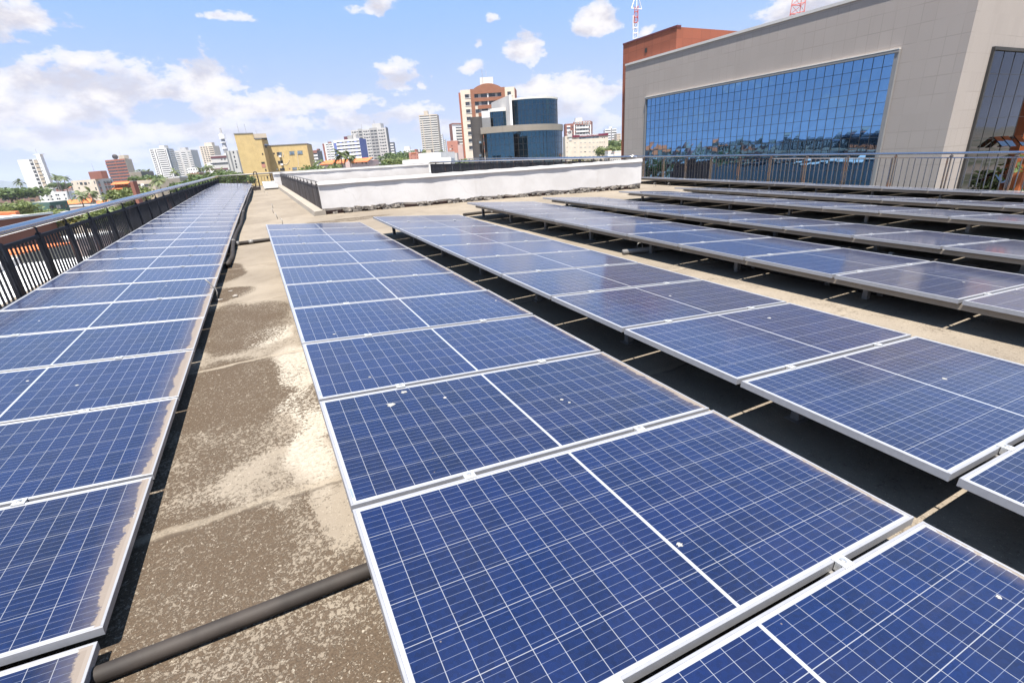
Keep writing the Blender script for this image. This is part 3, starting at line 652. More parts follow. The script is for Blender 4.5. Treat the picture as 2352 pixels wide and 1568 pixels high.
# ------------------------------------------------------------------ fences
def fence(A, B, label, spec):
    """A, B: ground points. spec: dict(h, rail_r, rail_mat, bar_z, bar, slat=(w,d,step,mat), post=(w,d,step,mat), tops)"""
    A, B = Vector(A), Vector(B); L = Vector((B.x-A.x, B.y-A.y, 0)).length; u = Vector((B.x-A.x, B.y-A.y, 0))/L; nrm = Vector((-u.y, u.x, 0))
    root = thing(spec.get('name', 'railing'), A, label, spec.get('cat', 'railing'), spec.get('group'))
    zt = spec['h']; hz = spec['tops']   # tops: z of handrail at A and B
    def P(s, z): return Vector((A.x+u.x*s, A.y+u.y*s, A.z+(B.z-A.z)*s/L+z))
    def T(s): return hz[0]+(hz[1]-hz[0])*s/L
    hr = MB(); n = max(2, int(L/2)); hr.tube([Vector((P(L*i/n, 0).x, P(L*i/n, 0).y, T(L*i/n))) for i in range(n+1)], spec['rail_r'], 16)
    part(hr, 'handrail', spec['rail_mat'], root, True)
    if spec.get('rail2'):
        off, rr = spec['rail2']; hr = MB(); hr.tube([Vector((P(L*i/n, 0).x, P(L*i/n, 0).y, T(L*i/n)-off)) for i in range(n+1)], rr, 12); part(hr, 'lower_handrail', spec['rail_mat'], root, True)
    g_ = spec['drop']
    tb = MB()
    for i in range(n): 
        s0, s1 = L*i/n, L*(i+1)/n
        a, b_ = P(s0, 0), P(s1, 0); tb.bar((a.x, a.y, T(s0)-g_), (b_.x, b_.y, T(s1)-g_), spec['bar'][0], spec['bar'][1])
    part(tb, 'top_bar', spec['bar_mat'], root)
    pw, pd, ps, pm = spec['post']; posts = np.arange(ps*.5, L, ps)
    items = []
    for s in posts:
        b_ = P(s, 0); mb = MB(); zt = T(s)-g_
        c = [b_+u*(i*pw/2)+nrm*(j*pd/2) for i, j in ((-1, -1), (1, -1), (1, 1), (-1, 1))]
        mb.prism([(q.x, q.y) for q in c], b_.z, zt+.03)
        mb.tube([(b_.x, b_.y, zt), (b_.x, b_.y, T(s))], spec.get('stem_r', .014), 8)
        mb.tube([Vector((b_.x, b_.y, zt+.035))-u*.035, Vector((b_.x, b_.y, zt+.035))+u*.035], .03, 8)
        if spec.get('twin'):
            c2 = [q+u*spec['twin'] for q in c]; mb.prism([(q.x, q.y) for q in c2], b_.z, zt+.01)
        items.append((b_.length, mb, 'post', pm))
    items.sort(key=lambda k: k[0])
    def emit(items, nm, stuffname):
        for _, mb, n_, m_ in items[:100]: part(mb, n_, m_, root)
        if len(items) > 100:
            al = MB()
            for _, mb, n_, m_ in items[100:]: al.add(mb.v, mb.f)
            part(al, stuffname, items[0][3], root, False, 'stuff')
    emit(items, 'post', 'far_posts')
    sw, sd, ss, sm_ = spec['slat']; items = []
    for s in np.arange(ss*.5, L, ss):
        if np.min(np.abs(posts-s)) < pw/2+.01: continue
        b_ = P(s, 0); mb = MB(); zt = T(s)-g_-spec['bar'][1]/2; zb = b_.z+spec.get('lift', .05)
        if spec.get('round'): mb.tube([(b_.x, b_.y, zb), (b_.x, b_.y, zt)], sw/2, 8)
        else:
            c = [b_+u*(i*sw/2)+nrm*(j*sd/2) for i, j in ((-1, -1), (1, -1), (1, 1), (-1, 1))]; mb.prism([(q.x, q.y) for q in c], zb, zt)
        items.append((b_.length, mb, 'baluster', sm_))
    items.sort(key=lambda k: k[0]); emit(items, 'baluster', 'far_balusters')
    if spec.get('lift', .05) > 0 and spec.get('bottom', True):
        bt = MB()
        for i in range(n):
            a, b_ = P(L*i/n, spec.get('lift', .05)), P(L*(i+1)/n, spec.get('lift', .05)); bt.bar(a, b_, spec['bar'][0], spec['bar'][1]*.8)
        part(bt, 'bottom_bar', spec['bar_mat'], root)
    return root
def base(p): return Vector((p.x, p.y, rz(p.x, p.y)))
# left fence
n0 = at_y(0, 533, 9.4); n1 = at_y(500, 405, 38.6)
dirv = (n1-n0)/(n1.y-n0.y); n00 = n0-dirv*(9.4-10.51+1.265*4.5)
fence(base(n00), base(n1), 'black slatted fence with chrome handrail along the left roof edge', dict(h=1.05, rail_r=.058, rail_mat=MT['steel'], tops=(n00.z, n1.z), drop=.20, bar=(.05, .05), bar_mat=MT['fenceblack'], post=(.11, .06, 1.265, MT['fenceblack']), slat=(.014, .026, .125, MT['fenceblack']), name='fence', cat='fence', lift=.03))
# far railing, from the left corner to behind the enclosure
c1 = at_y(1100, 368, 41.0)
fence(base(n1), base(c1), 'thin dark railing with steel handrail at the far roof edge', dict(h=1, rail_r=.045, rail_mat=MT['galv'], tops=(n1.z, c1.z), drop=.16, bar=(.04, .03), bar_mat=MT['darkmetal'], post=(.05, .05, 2.1, MT['darkmetal']), slat=(.025, .025, .19, MT['darkmetal']), lift=.12))
# chrome railing on the right
XR = 17.0
r0 = at_x(2352, 350, XR); r1 = at_x(1475, 360, XR); sl2 = (r1-r0)/(r1.y-r0.y); ra = r0+sl2*(3.6-r0.y); rb = r0+sl2*(40.9-r0.y)
ba, bb2 = at_x(2352, 440, XR), at_x(1480, 419, XR); bs = (bb2.z-ba.z)/(bb2.y-ba.y)
A = Vector((ra.x, ra.y, ba.z+bs*(ra.y-ba.y))); B = Vector((rb.x, rb.y, ba.z+bs*(rb.y-ba.y)))
fence(A, B, 'shiny chrome railing with rusty posts along the right roof edge', dict(h=1, rail_r=.033, rail_mat=MT['steel'], tops=(ra.z, rb.z), drop=.115, bar=(.03, .028), bar_mat=MT['steel'], post=(.032, .032, 1.34, MT['rusty']), twin=.07, slat=(.026, .026, .152, MT['steeldark']), round=True, lift=.0))
cu = MB(); cu.bar(A-Vector((0, 0, .13)), B-Vector((0, 0, .13)), .34, .26)
solo(cu, 'kerb', MT['concrete'], 'rough concrete kerb under the chrome railing', 'kerb')

# ------------------------------------------------------------------ white enclosure
wl, wr = on_roof(743, 494), on_roof(1472, 432.5)
def topz(b, px, py):
    r = ray(px, py); k = math.hypot(b.x, b.y)/math.hypot(r.x, r.y); return r.z*k
zl_, zr_ = topz(wl, 735, 417.5), topz(wr, 1474, 365)
def wall(p, q, zp, zq, th, label, name='wall', plinth=False, deep=0.):
    """white parapet wall with a coping; p,q at its foot"""
    root = thing(name, p, label, 'wall'); d = Vector((q.x-p.x, q.y-p.y, 0)).normalized(); n = Vector((-d.y, d.x, 0))
    up_ = .10
    N = 40; mb = MB()
    lift = .16 if plinth else 0
    F_ = []
    for i in range(N+1):
        t_ = i/N; b0 = p.lerp(q, t_); zt = zp+(zq-zp)*t_-up_; zb = b0.z-deep+lift+(random.uniform(-.03, .05) if plinth else 0)
        F_.append([(b0.x, b0.y, zb), (b0.x, b0.y, zt), (b0.x+n.x*th, b0.y+n.y*th, zt), (b0.x+n.x*th, b0.y+n.y*th, b0.z-deep)])
    for i in range(N):
        a, b_ = F_[i], F_[i+1]; mb.add(a+b_, [(0, 4, 5, 1), (1, 5, 6, 2), (2, 6, 7, 3), (3, 7, 4, 0)])
    mb.add(F_[0], [(0, 1, 2, 3)]); mb.add(F_[-1], [(0, 1, 2, 3)])
    part(mb, 'wall_face', MT['wwall'], root)
    cp = MB()
    for i in range(N):
        ts = (i/N, (i+1)/N); v = []
        for dz in (-up_, 0):
            for t_, side in ((ts[0], 0), (ts[1], 0), (ts[1], 1), (ts[0], 1)):
                b0 = p.lerp(q, t_); o_ = -(.046+.006*math.sin(t_*47)+.004*math.sin(t_*19+2)+.003*math.sin(t_*131)) if side == 0 else th+.03
                if dz == 0: o_ += .01 if side == 0 else -.01
                v.append((b0.x+n.x*o_, b0.y+n.y*o_, zp+(zq-zp)*t_+dz+(.008*math.sin(t_*90) if dz == 0 else .001)))
        cp.hexa(v)
    part(cp, 'coping', MT['wwall'], root)
    if plinth:
        ru = MB(); L = (q-p).length
        for i in range(int(L/.05)):
            t_ = random.random(); b0 = p.lerp(q, t_); s = random.uniform(.02, .075); c = Vector((b0.x, b0.y, b0.z+random.uniform(0, .15)))+n*random.uniform(-.07, .05)
            if math.sin(t_*61)+math.sin(t_*23+1) > .55 and random.random() < .75: continue
            vs = [c+Vector((random.uniform(-1, 1)*s*1.5, random.uniform(-1, 1)*s, random.uniform(-.8, .8)*s)) for _ in range(8)]
            ru.hexa([c+Vector((sx*s*random.uniform(.8, 1.5), sy*s*random.uniform(.6, 1.1), sz*s*random.uniform(.4, .9))) for sz in (-1, 1) for sx, sy in ((-1, -1), (1, -1), (1, 1), (-1, 1))])
        part(ru, 'broken_plinth', MT['rubble'], root)
        hb = MB(); hb.hexa([Vector((b.x, b.y, b.z+z))+n*o_ for z in (0., .20) for b, o_ in ((p, .06), (q, .06), (q, .3), (p, .3))]); part(hb, 'hollow_brick_course', MT['hole'], root)
    return root
wall(wl, wr, zl_, zr_, .16, 'long white rendered wall with broken masonry at its foot facing the panels', 'wall', True)
# far wall of the enclosure
fl = at_y(640, 396, 36.); fr_ = at_y(984, 375, 36.6)
fl0 = Vector((fl.x, fl.y, rz(fl.x, fl.y)))-Vector((.35, 0, 0)); fr0 = Vector((fr_.x, fr_.y, rz(fr_.x, fr_.y)))
wall(fl0, fr0, fl.z, fr_.z, .2, 'white far wall of the roof enclosure below the yellow building', 'wall', False, 1.2)
# pillar and left fence of the enclosure
le0 = Vector((wl.x+.03, wl.y+.02, rz(wl.x, wl.y)+.12)); le1 = Vector((fl.x+.05, fl.y-.1, rz(fl.x, fl.y)+.12))
fence(le1, le0, 'rusty dark slatted fence closing the left side of the white enclosure', dict(h=1, rail_r=.018, rail_mat=MT['galv'], tops=(fl.z-.02, zl_-.0), drop=.15, bar=(.05, .04), bar_mat=MT['fencegrey'], post=(.07, .05, 1.3, MT['fencegrey']), slat=(.07, .03, .084, MT['fencegrey']), name='fence', cat='fence', lift=.0))
cu = MB(); ua = Vector((wl.x-.04, wl.y-.05, 0)); ub = Vector((fl.x-.05, fl.y, 0)); NN = 24
for i in range(NN):
    p, q = ua.lerp(ub, i/NN), ua.lerp(ub, (i+1)/NN)
    cu.hexa([(p.x-.24, p.y, rz(p.x, p.y)-.02), (p.x+.12, p.y, rz(p.x, p.y)-.02), (q.x+.12, q.y, rz(q.x, q.y)-.02), (q.x-.24, q.y, rz(q.x, q.y)-.02),
             (p.x-.20, p.y, rz(p.x, p.y)+.13), (p.x+.12, p.y, rz(p.x, p.y)+.15), (q.x+.12, q.y, rz(q.x, q.y)+.15), (q.x-.20, q.y, rz(q.x, q.y)+.13)])
solo(cu, 'kerb', MT['concrete'], 'worn concrete kerb under the rusty fence of the white enclosure', 'kerb')
# right fence of the enclosure
re0 = Vector((fr0.x+.1, fr0.y-.1, fr0.z)); re1 = Vector((wr.x-.05, wr.y+.2, rz(wr.x, wr.y)))
e0, e1 = at_y(984, 374.5, re0.y), at_y(1452, 359.5, re1.y)
fence(re1, re0, 'dark slatted fence with steel handrail closing the right side of the enclosure', dict(h=1, rail_r=.04, rail_mat=MT['steel'], tops=(topz(re1, 1460, 360), e0.z+.04), drop=.14, bar=(.05, .04), bar_mat=MT['fenceblack'], post=(.06, .05, 1.4, MT['fenceblack']), slat=(.05, .03, .12, MT['fenceblack']), name='fence', cat='fence', lift=.03))
# ladder hoop on its frame, white slabs
q = on_roof(*Z('c', 955, 1003)); yl = q.y
def aty(zx, zy, y): return at_y(*Z('c', zx, zy), y)
lad = thing('access_ladder', Vector((q.x-.4, q.y, rz(q.x, q.y))), 'dark hooped ladder head standing at the far end of the walkway', 'ladder')
mb = MB(); mb.tube([aty(880, 985, yl), aty(860, 900, yl), aty(838, 760, yl), aty(842, 742, yl), aty(860, 733, yl), aty(880, 740, yl), aty(890, 770, yl), aty(918, 880, yl), aty(948, 1000, yl)], .03, 8); part(mb, 'hoop', MT['darkmetal'], lad, True)
mb = MB(); a, b_ = aty(680, 1012, yl), aty(952, 992, yl); mb.bar(a, b_, .06, .2); mb.bar(a+Vector((0, 2.6, .35)), b_+Vector((-.4, 2.6, .35)), .06, .06); mb.bar(b_+Vector((-.3, 0, .1)), b_+Vector((-.7, 2.6, .3)), .05, .05); part(mb, 'base_frame', MT['darkmetal'], lad)
mb = MB(); mb.bar(aty(862, 900, yl), aty(925, 895, yl), .03, .03); part(mb, 'rung', MT['darkmetal'], lad)
for i, (x0, y0, x1, y1, lb) in enumerate([(985, 905, 1210, 890, 'far'), (1000, 955, 1222, 940, 'near')]):
    yy = 34.5 if i else 37.0
    a, b_ = aty(x0, y0, yy), aty(x1, y1, yy); mb = MB(); mb.hexa([a+Vector((0, 0, -.16)), b_+Vector((0, 0, -.16)), b_+Vector((0, 1.3, -.16)), a+Vector((0, 1.3, -.16)), a, b_, b_+Vector((0, 1.3, .03)), a+Vector((0, 1.3, .03))])
    sb = thing('roof_hatch', (a+b_)/2, '%s one of two flat white hatch covers beside the white enclosure' % lb, 'hatch', 'hatch covers at the end of the walkway'); part(mb, 'cover', MT['white'], sb)
    mb = MB(); mb.hexa([Vector((v.x, v.y, rz(v.x, v.y)-.05)) for v in (a+Vector((.1, .1, 0)), b_+Vector((-.1, .1, 0)), b_+Vector((-.1, 1.2, 0)), a+Vector((.1, 1.2, 0)))]+[v-Vector((0, 0, .165)) for v in (a+Vector((.1, .1, 0)), b_+Vector((-.1, .1, 0)), b_+Vector((-.1, 1.2, 0)), a+Vector((.1, 1.2, 0)))]); part(mb, 'upstand', MT['concrete'], sb)
# ------------------------------------------------------------------ vegetation meshes
def leaf_clump(mb, c, r, n, s):
    for _ in range(n):
        d = Vector((random.gauss(0, 1), random.gauss(0, 1), random.gauss(0, 1))).normalized()*r*random.uniform(.35, 1)**.6
        d.z *= .75; p = c+d; a = Vector((random.gauss(0, 1), random.gauss(0, 1), random.gauss(0, .6))).normalized(); b_ = a.cross(Vector((random.gauss(0, 1), random.gauss(0, 1), random.gauss(0, 1)))).normalized()
        q = s*random.uniform(.6, 1.3); mb.add([p-a*q-b_*q*.6, p+a*q-b_*q*.6, p+a*q*.8+b_*q*.6, p-a*q*.8+b_*q*.6], [(0, 1, 2, 3)])
def tree_meshes(seed, w, h_, flat=False):
    random.seed(seed); tr = MB(); cr = MB()
    tr.tube([(0, 0, 0), (.1, .05, h_*.25), (.05, .15, h_*.5)], .28, 8, True, .16)
    for k in range(13):
        a = k*2.4; rr = w*.5*math.sqrt(random.random())*.85; z = h_*(.42+.5*random.random()*(1-.5*(rr/(w*.5))**2))
        if flat: z = h_*(.62+.25*random.random()*(1-(rr/(w*.5))**2))
        c = Vector((rr*math.cos(a), rr*math.sin(a), z))
        tr.tube([(.05, .15, h_*.45), tuple(c*.6+Vector((0, 0, h_*.2))), tuple(c)], .10, 5, False, .03)
        leaf_clump(cr, c, w*random.uniform(.16, .25), 150, w*.032)
    return tr.mesh('trunk'), cr.mesh('crown')
def palm_meshes(seed, h_, nf=16):
    random.seed(seed); tr = MB(); cr = MB(); lean = random.uniform(-.06, .06)*h_
    tr.tube([(0, 0, 0), (lean*.3, 0, h_*.35), (lean*.7, 0, h_*.7), (lean, 0, h_)], .20, 8, True, .13)
    for k in range(nf):
        a = 2*PI*k/nf+random.uniform(-.2, .2); up = random.uniform(-.25, 1.15); L = random.uniform(2.3, 3.1); P = Vector((lean, 0, h_)); d = Vector((math.cos(a)*math.cos(up), math.sin(a)*math.cos(up), math.sin(up))); wind = Vector((.10, .03, 0))
        prev = None
        for i in range(12):
            P = P+d*(L/12); d = (d+Vector((0, 0, -.155))+wind*.5).normalized()
            sd = d.cross(Vector((0, 0, 1)))
            sd = sd.normalized() if sd.length > .1 else Vector((1, 0, 0)); wl_ = .62*math.sin(PI*min(1, (i+1.2)/12.6))
            for sg in (-1, 1):
                for jj in (0, .5):
                    b0 = P+d*jj*(L/12); tip = b0+sd*sg*wl_+d*.28-Vector((0, 0, .30*wl_)); cr.add([b0-d*.07, b0+d*.07, tip+d*.04, tip-d*.03], [(0, 1, 2, 3)])
            if prev is not None: cr.add([prev-sd*.025, prev+sd*.025, P+sd*.02, P-sd*.02], [(0, 1, 2, 3)])
            prev = P.copy()
    return tr.mesh('trunk'), cr.mesh('crown')
TREES = [tree_meshes(11, 7, 8), tree_meshes(12, 9, 8.5), tree_meshes(13, 12, 8, True)]
PALMS = [palm_meshes(21, 9), palm_meshes(22, 11), palm_meshes(23, 8, 13)]
for tr, cr in TREES: tr.materials.append(MT['bark'])
for tr, cr in PALMS: tr.materials.append(MT['palmtrunk']); cr.materials.append(MT['leafP'])
TM = {}
def tree(px, py, d, h_, kind, label, mat='leafA', wide=1., cat='tree', group='trees among the houses', rot=None):
    """crown top at pixel (px,py), depth d, total height h_ scaled from its ground"""
    p = at(px, py, d); src = (PALMS if cat == 'palm' else TREES)[kind]
    hh = max(v.co.z for v in src[1].vertices); s = h_/hh; z = p.z-h_
    r = thing('palm_tree' if cat == 'palm' else 'tree', Vector((p.x, p.y, z)), label, cat, group if cat == 'tree' else 'palms among the houses')
    r.scale = (s*wide, s*wide, s); r.rotation_euler.z = random.uniform(0, 6.28) if rot is None else rot
    link('trunk', src[0], r)
    if z > GZ+.3 and d > 10:   # taller stem down to the street
        st_ = MB(); st_.tube([(0, 0, (GZ-z)/s), (0, 0, .1)], .3, 8); me = st_.mesh('stem'); me.materials.append(MT['palmtrunk' if cat == 'palm' else 'bark']); link('stem', me, r)
    if cat == 'palm': link('crown', src[1], r)
    else:
        k = (kind, mat)
        if k not in TM: me = src[1].copy(); me.materials.clear(); me.materials.append(MT[mat]); TM[k] = me
        link('crown', TM[k], r)
    return r

# ------------------------------------------------------------------ building helpers
class Face:
    def __init__(s, p0, p1, z0, z1):
        s.p0 = Vector((p0.x, p0.y, 0)); s.p1 = Vector((p1.x, p1.y, 0)); s.L = (s.p1-s.p0).length; s.u = (s.p1-s.p0)/s.L; s.n = Vector((s.u.y, -s.u.x, 0)); s.z0 = z0; s.z1 = z1
    def hit(s, px, py):
        r = ray(px, py); k = s.p0.dot(s.n)/r.dot(s.n); q = r*k; return (q-s.p0).dot(s.u), q.z
    def rect(s, mb, a, b, z0, z1, out=.05, inn=.02):
        """a, b in metres along the face"""
        P = lambda t, o, z: s.p0+s.u*t+s.n*o+Vector((0, 0, z))
        mb.hexa([P(a, -inn, z0), P(b, -inn, z0), P(b, out, z0), P(a, out, z0), P(a, -inn, z1), P(b, -inn, z1), P(b, out, z1), P(a, out, z1)]); return mb
    def zrect(s, mb, reg, x0, y0, x1, y1, out=.05, inn=.02):
        ym, xm = (y0+y1)/2, (x0+x1)/2
        a, _ = s.hit(*Z(reg, x0, ym)); b, _ = s.hit(*Z(reg, x1, ym)); _, zt = s.hit(*Z(reg, xm, y0)); _, zb = s.hit(*Z(reg, xm, y1)); return s.rect(mb, a, b, zb, zt, out, inn)
CNT = {}
def sub(root, fn, mat, name):
    """add one repeated part; past 100 of a kind merge the rest"""
    k = (root.name, name); lst = CNT.setdefault(k, [])
    lst.append((fn, mat))
def flush():
    for (rn, name), lst in CNT.items():
        root = bpy.data.objects[rn]
        for mb, mat in lst[:100]: part(mb, name, mat, root)
        if len(lst) > 100:
            al = MB()
            for mb, mat in lst[100:]: al.add(mb.v, mb.f)
            part(al, 'more_'+name+'s', lst[100][1], root, False, 'stuff')
    CNT.clear()
def bld(label, cat, L, M, R=None, mat='white', depth=12., name='building', group=None, top=None, wallname='wall', roofmat='roofgrey', parapet=.5, base_z=GZ):
    """L, M, R: (px, py, d) of the roof corners seen from the camera, left to right"""
    l, m = at(*L), at(*M); zt = m.z if top is None else top
    if R: r = at(*R)
    else:
        d = Vector((m.x-l.x, m.y-l.y, 0)).normalized(); n = Vector((-d.y, d.x, 0)); r = m+n*depth
    b = l+(r-m)
    root = thing(name, Vector((m.x, m.y, base_z)), label, cat, group)
    mb = MB(); mb.prism([(l.x, l.y), (m.x, m.y), (r.x, r.y), (b.x, b.y)], base_z, zt); part(mb, wallname, MT[mat] if isinstance(mat, str) else mat, root)
    c = (l+r)/2; k = lambda p, s: (c.x+(p.x-c.x)*s, c.y+(p.y-c.y)*s)
    mb = MB(); mb.prism([k(l, .97), k(m, .97), k(r, .97), k(b, .97)], zt, zt+.12); part(mb, 'roof', MT[roofmat], root)
    root_f = (Face(l, m, base_z, zt), Face(m, r, base_z, zt)); return root, root_f[0], root_f[1], (l, m, r, b, zt)
def topbox(root, face, a, b, h_, depth, mat, name='roof_tank', back=1.5):
    P = lambda t, o: face.p0+face.u*t-face.n*o
    mb = MB(); q = [P(a, back), P(b, back), P(b, back+depth), P(a, back+depth)]; mb.prism([(v.x, v.y) for v in q], face.z1, face.z1+h_); part(mb, name, MT[mat], root)
def ztopbox(root, face, reg, x0, x1, y, mat, depth=4, name='roof_tank', back=1.):
    """box on the roof, sides at zoom x0..x1, top at zoom y"""
    a, _ = face.hit(*Z(reg, x0, y)); b, _ = face.hit(*Z(reg, x1, y)); _, z = face.hit(*Z(reg, (x0+x1)/2, y)); topbox(root, face, a, b, max(.5, z-face.z1), depth, mat, name, back)
def win_grid(root, f, us, zt, fh, n, wh, mat='win', name='window', out=.05, drop=.9):
    for i in range(n):
        for a, b in us: sub(root, f.rect(MB(), a*f.L, b*f.L, zt-drop-i*fh-wh, zt-drop-i*fh, out), MT[mat], name)
def bands(root, f, a, b, zt, fh, n, bh, mat, name='balcony', out=.7, winmat='void', wname='window', drop=.2, seg=1):
    for i in range(n):
        z = zt-drop-i*fh
        for s in range(seg):
            a0, b0 = (a+(b-a)*(s+.03)/seg)*f.L, (a+(b-a)*(s+.97)/seg)*f.L
            sub(root, f.rect(MB(), a0, b0, z-fh+bh, z-.15, .06), MT[winmat], wname)
        sub(root, f.rect(MB(), a*f.L, b*f.L, z-fh, z-fh+bh, out), MT[mat], name)
def mastpole(root, p, h_, r=.06, mat='mast', name='antenna'):
    mb = MB(); mb.tube([p, Vector(p)+Vector((0, 0, h_))], r, 6); part(mb, name, MT[mat], root)
def D(reg, x, y, d): return (*Z(reg, x, y), d)

# ---- large beige block with the blue curtain wall
XB = 32.0
far = at_x(1437, 150, XB); near = at_x(2165, 350, XB); ZT = 6.95
root = thing('office_building', Vector((XB, near.y, GZ)), 'large beige stone clad building with a wide blue glass front beside the solar roof', 'building')
fl_ = Face(Vector((XB, far.y, 0)), Vector((XB, near.y, 0)), GZ, ZT)       # left face, far -> near, outward -x
W2 = 14.0
mb = MB(); mb.prism([(XB, far.y), (XB, near.y), (XB+W2+22, near.y), (XB+W2+22, far.y)], GZ, ZT); part(mb, 'wall', MT['stone'], root)
mb = MB(); fl_.rect(mb, -.0, fl_.L+.08, ZT, ZT+.16, .07, .5); part(mb, 'coping', MT['ltgrey'], root)
ff_ = Face(Vector((XB, near.y, 0)), Vector((XB+W2, near.y, 0)), GZ, ZT)
mb = MB(); ff_.rect(mb, -.08, W2+20, ZT, ZT+.16, .07, .5); part(mb, 'coping', MT['ltgrey'], root)
ga, gzt = fl_.hit(1487, 222); gb, gzt2 = fl_.hit(2056, 133); gz1 = (gzt+gzt2)/2; gb0 = gb
gz0 = -9.; ncol, nrow = 36, 22; cw, rh = (gb-ga)/ncol, (gz1-gz0)/nrow
mb = MB()
for i in range(ncol):
    for j in range(nrow):
        P = lambda t, z: fl_.p0+fl_.u*t+fl_.n*(.03+random.uniform(-.0028, .0028))+Vector((0, 0, z))
        mb.add([P(ga+i*cw, gz0+j*rh), P(ga+(i+1)*cw, gz0+j*rh), P(ga+(i+1)*cw, gz0+(j+1)*rh), P(ga+i*cw, gz0+(j+1)*rh)], [(0, 1, 2, 3)])
part(mb, 'curtain_wall', MT['curtain'], root)
mb = MB()
for i in range(ncol+1): fl_.rect(mb, ga+i*cw-.011, ga+i*cw+.011, gz0, gz1, .045, -.01)
for j in range(nrow+1): fl_.rect(mb, ga, gb, gz0+j*rh-.010, gz0+j*rh+.010, .043, -.01)
part(mb, 'mullion', MT['void'], root)
mb = MB(); fl_.rect(mb, ga-.15, gb+.2, gz1, gz1+.14, .16, 0); fl_.rect(mb, gb, gb+.2, gz0, gz1, .12, 0); fl_.rect(mb, ga-.15, ga, gz0, gz1, .10, 0); part(mb, 'glass_surround', MT['dkgrey'], root)
mb = MB(); fl_.rect(mb, ga-.15, gb+.2, gz1+.145, gz1+.19, .17, 0); part(mb, 'flashing', MT['offwhite'], root)
da, dzt = ff_.hit(2280, 116); db = da+6.2
mb = MB()
for i in range(5):
    for j in range(12):
        P = lambda t, z: ff_.p0+ff_.u*t+ff_.n*(.03+random.uniform(-.003, .003))+Vector((0, 0, z)); w_ = (db-da)/5; hh = (dzt+9)/12
        mb.add([P(da+i*w_, -9+j*hh), P(da+(i+1)*w_, -9+j*hh), P(da+(i+1)*w_, -9+(j+1)*hh), P(da+i*w_, -9+(j+1)*hh)], [(0, 1, 2, 3)])
part(mb, 'dark_curtain_wall', MT['curtaindark'], root)
mb = MB()
for i in range(6): ff_.rect(mb, da+i*w_-.012, da+i*w_+.012, -9, dzt, .045, -.01)
for j in range(13): ff_.rect(mb, da, db, -9+j*hh-.01, -9+j*hh+.01, .043, -.01)
ff_.rect(mb, da-.15, db+.1, dzt, dzt+.15, .14, 0); ff_.rect(mb, da-.15, da, -9, dzt, .12, 0); part(mb, 'mullion', MT['void'], root)
for x0, x1, y0, y1 in [(1040, 1110, 1010, 1105), (1115, 1195, 1005, 1105), (1225, 1295, 1000, 1098), (1035, 1110, 1330, 1420)]:
    a, zt_ = ff_.hit(*Z('h', x0, y0)); b, zb_ = ff_.hit(*Z('h', x1, y1)); b = a+.75
    P = lambda t, o, z: ff_.p0+ff_.u*t+ff_.n*o+Vector((0, 0, z)); q = [P(a, .08, zt_), P(b, .08, zt_), P(b, .55, zb_+.1), P(a, .55, zb_+.1)]
    mb = MB(); mb.hexa(q+[v+Vector((0, -.03, .03)) for v in q]); part(mb, 'open_window', MT['curtaindark'], root)
oa = db+.1; mb = MB(); ff_.rect(mb, oa, oa+2.3, GZ, dzt-2.0, .5, 0); part(mb, 'orange_pier', MT['orangestone'], root)
# red stone block behind
rc = at_x(1555, 62, XB+.35); rfar = at_x(1431.5, 100, XB+.35)
mb = MB(); yA, yB = rfar.y, rc.y
rr_ = thing('stair_tower', Vector((XB+.4, yB, GZ)), 'red stone block rising above the far end of the beige building', 'building')
mb.prism([(XB+.35, yB), (XB+18, yB), (XB+18, yA), (XB+.35, yA)], GZ, rc.z); part(mb, 'wall', MT['redstone'], rr_)
fr2 = Face(Vector((XB+.35, yA, 0)), Vector((XB+.35, yB, 0)), GZ, rc.z); mb = MB(); fr2.zrect(mb, 'g', 250, 268, 261, 292, .04); part(mb, 'window', MT['void'], rr_)
mb = MB(); fr2.rect(mb, 0, fr2.L+.05, rc.z, rc.z+.12, .05, .4); part(mb, 'coping', MT['maroon'], rr_)
def lattice(label, px, pyb, pyt, d, wb, wt, mats, red=True, name='lattice_mast', cat='mast', base_z=None):
    b = at(px, pyb, d); t = at(px, pyt, d); b.z = b.z if base_z is None else base_z; H = t.z-b.z
    r = thing(name, Vector((b.x, b.y, b.z)), label, cat, 'lattice masts behind the beige building'); n = max(6, int(H/1.2))
    def cor(i, k): w = wb+(wt-wb)*i/n; a = k*2*PI/3+.4; return Vector((b.x+w*math.cos(a), b.y+w*math.sin(a), b.z+H*i/n))
    for s in range(0, n, 3):
        mb = MB()
        for i in range(s, min(s+3, n)):
            for k in range(3):
                mb.tube([cor(i, k), cor(i+1, k)], .035, 5); mb.tube([cor(i, k), cor(i+1, (k+1) % 3)], .02, 4); mb.tube([cor(i, k), cor(i, (k+1) % 3)], .03, 4)
        part(mb, 'mast_section', MT[mats[(s//3) % 2]], r)
    return r
m_ = lattice('slim red and white lattice mast left, over the red stone block', *Z('g', 200, 215), Z('g', 200, 52)[1], 52, .32, .22, ('mastwhite', 'mastred'))
tp = at(*Z('g', 203, 50), 52); mb = MB(); mb.tube([tp, tp+Vector((0, 0, 2.4))], .05, 6)
for sx in (-.7, .7): mb.tube([tp+Vector((sx, 0, 0)), tp+Vector((0, 0, 1.6))], .04, 5)
mb.tube([tp+Vector((-.7, 0, 0)), tp+Vector((.7, 0, 0))], .04, 5); part(mb, 'antenna', MT['mastwhite'], m_)
q = at(*Z('g', 186, 165), 52); mb = MB(); mb.tube([q, q+Vector((0, 0, 1.3))], .14, 8); part(mb, 'panel_antenna', MT['mastwhite'], m_)
lattice('wider red and white lattice mast right, over the beige roof', *Z('g', 1092, 125), -60, 48, .75, .55, ('mastred', 'mastwhite'))

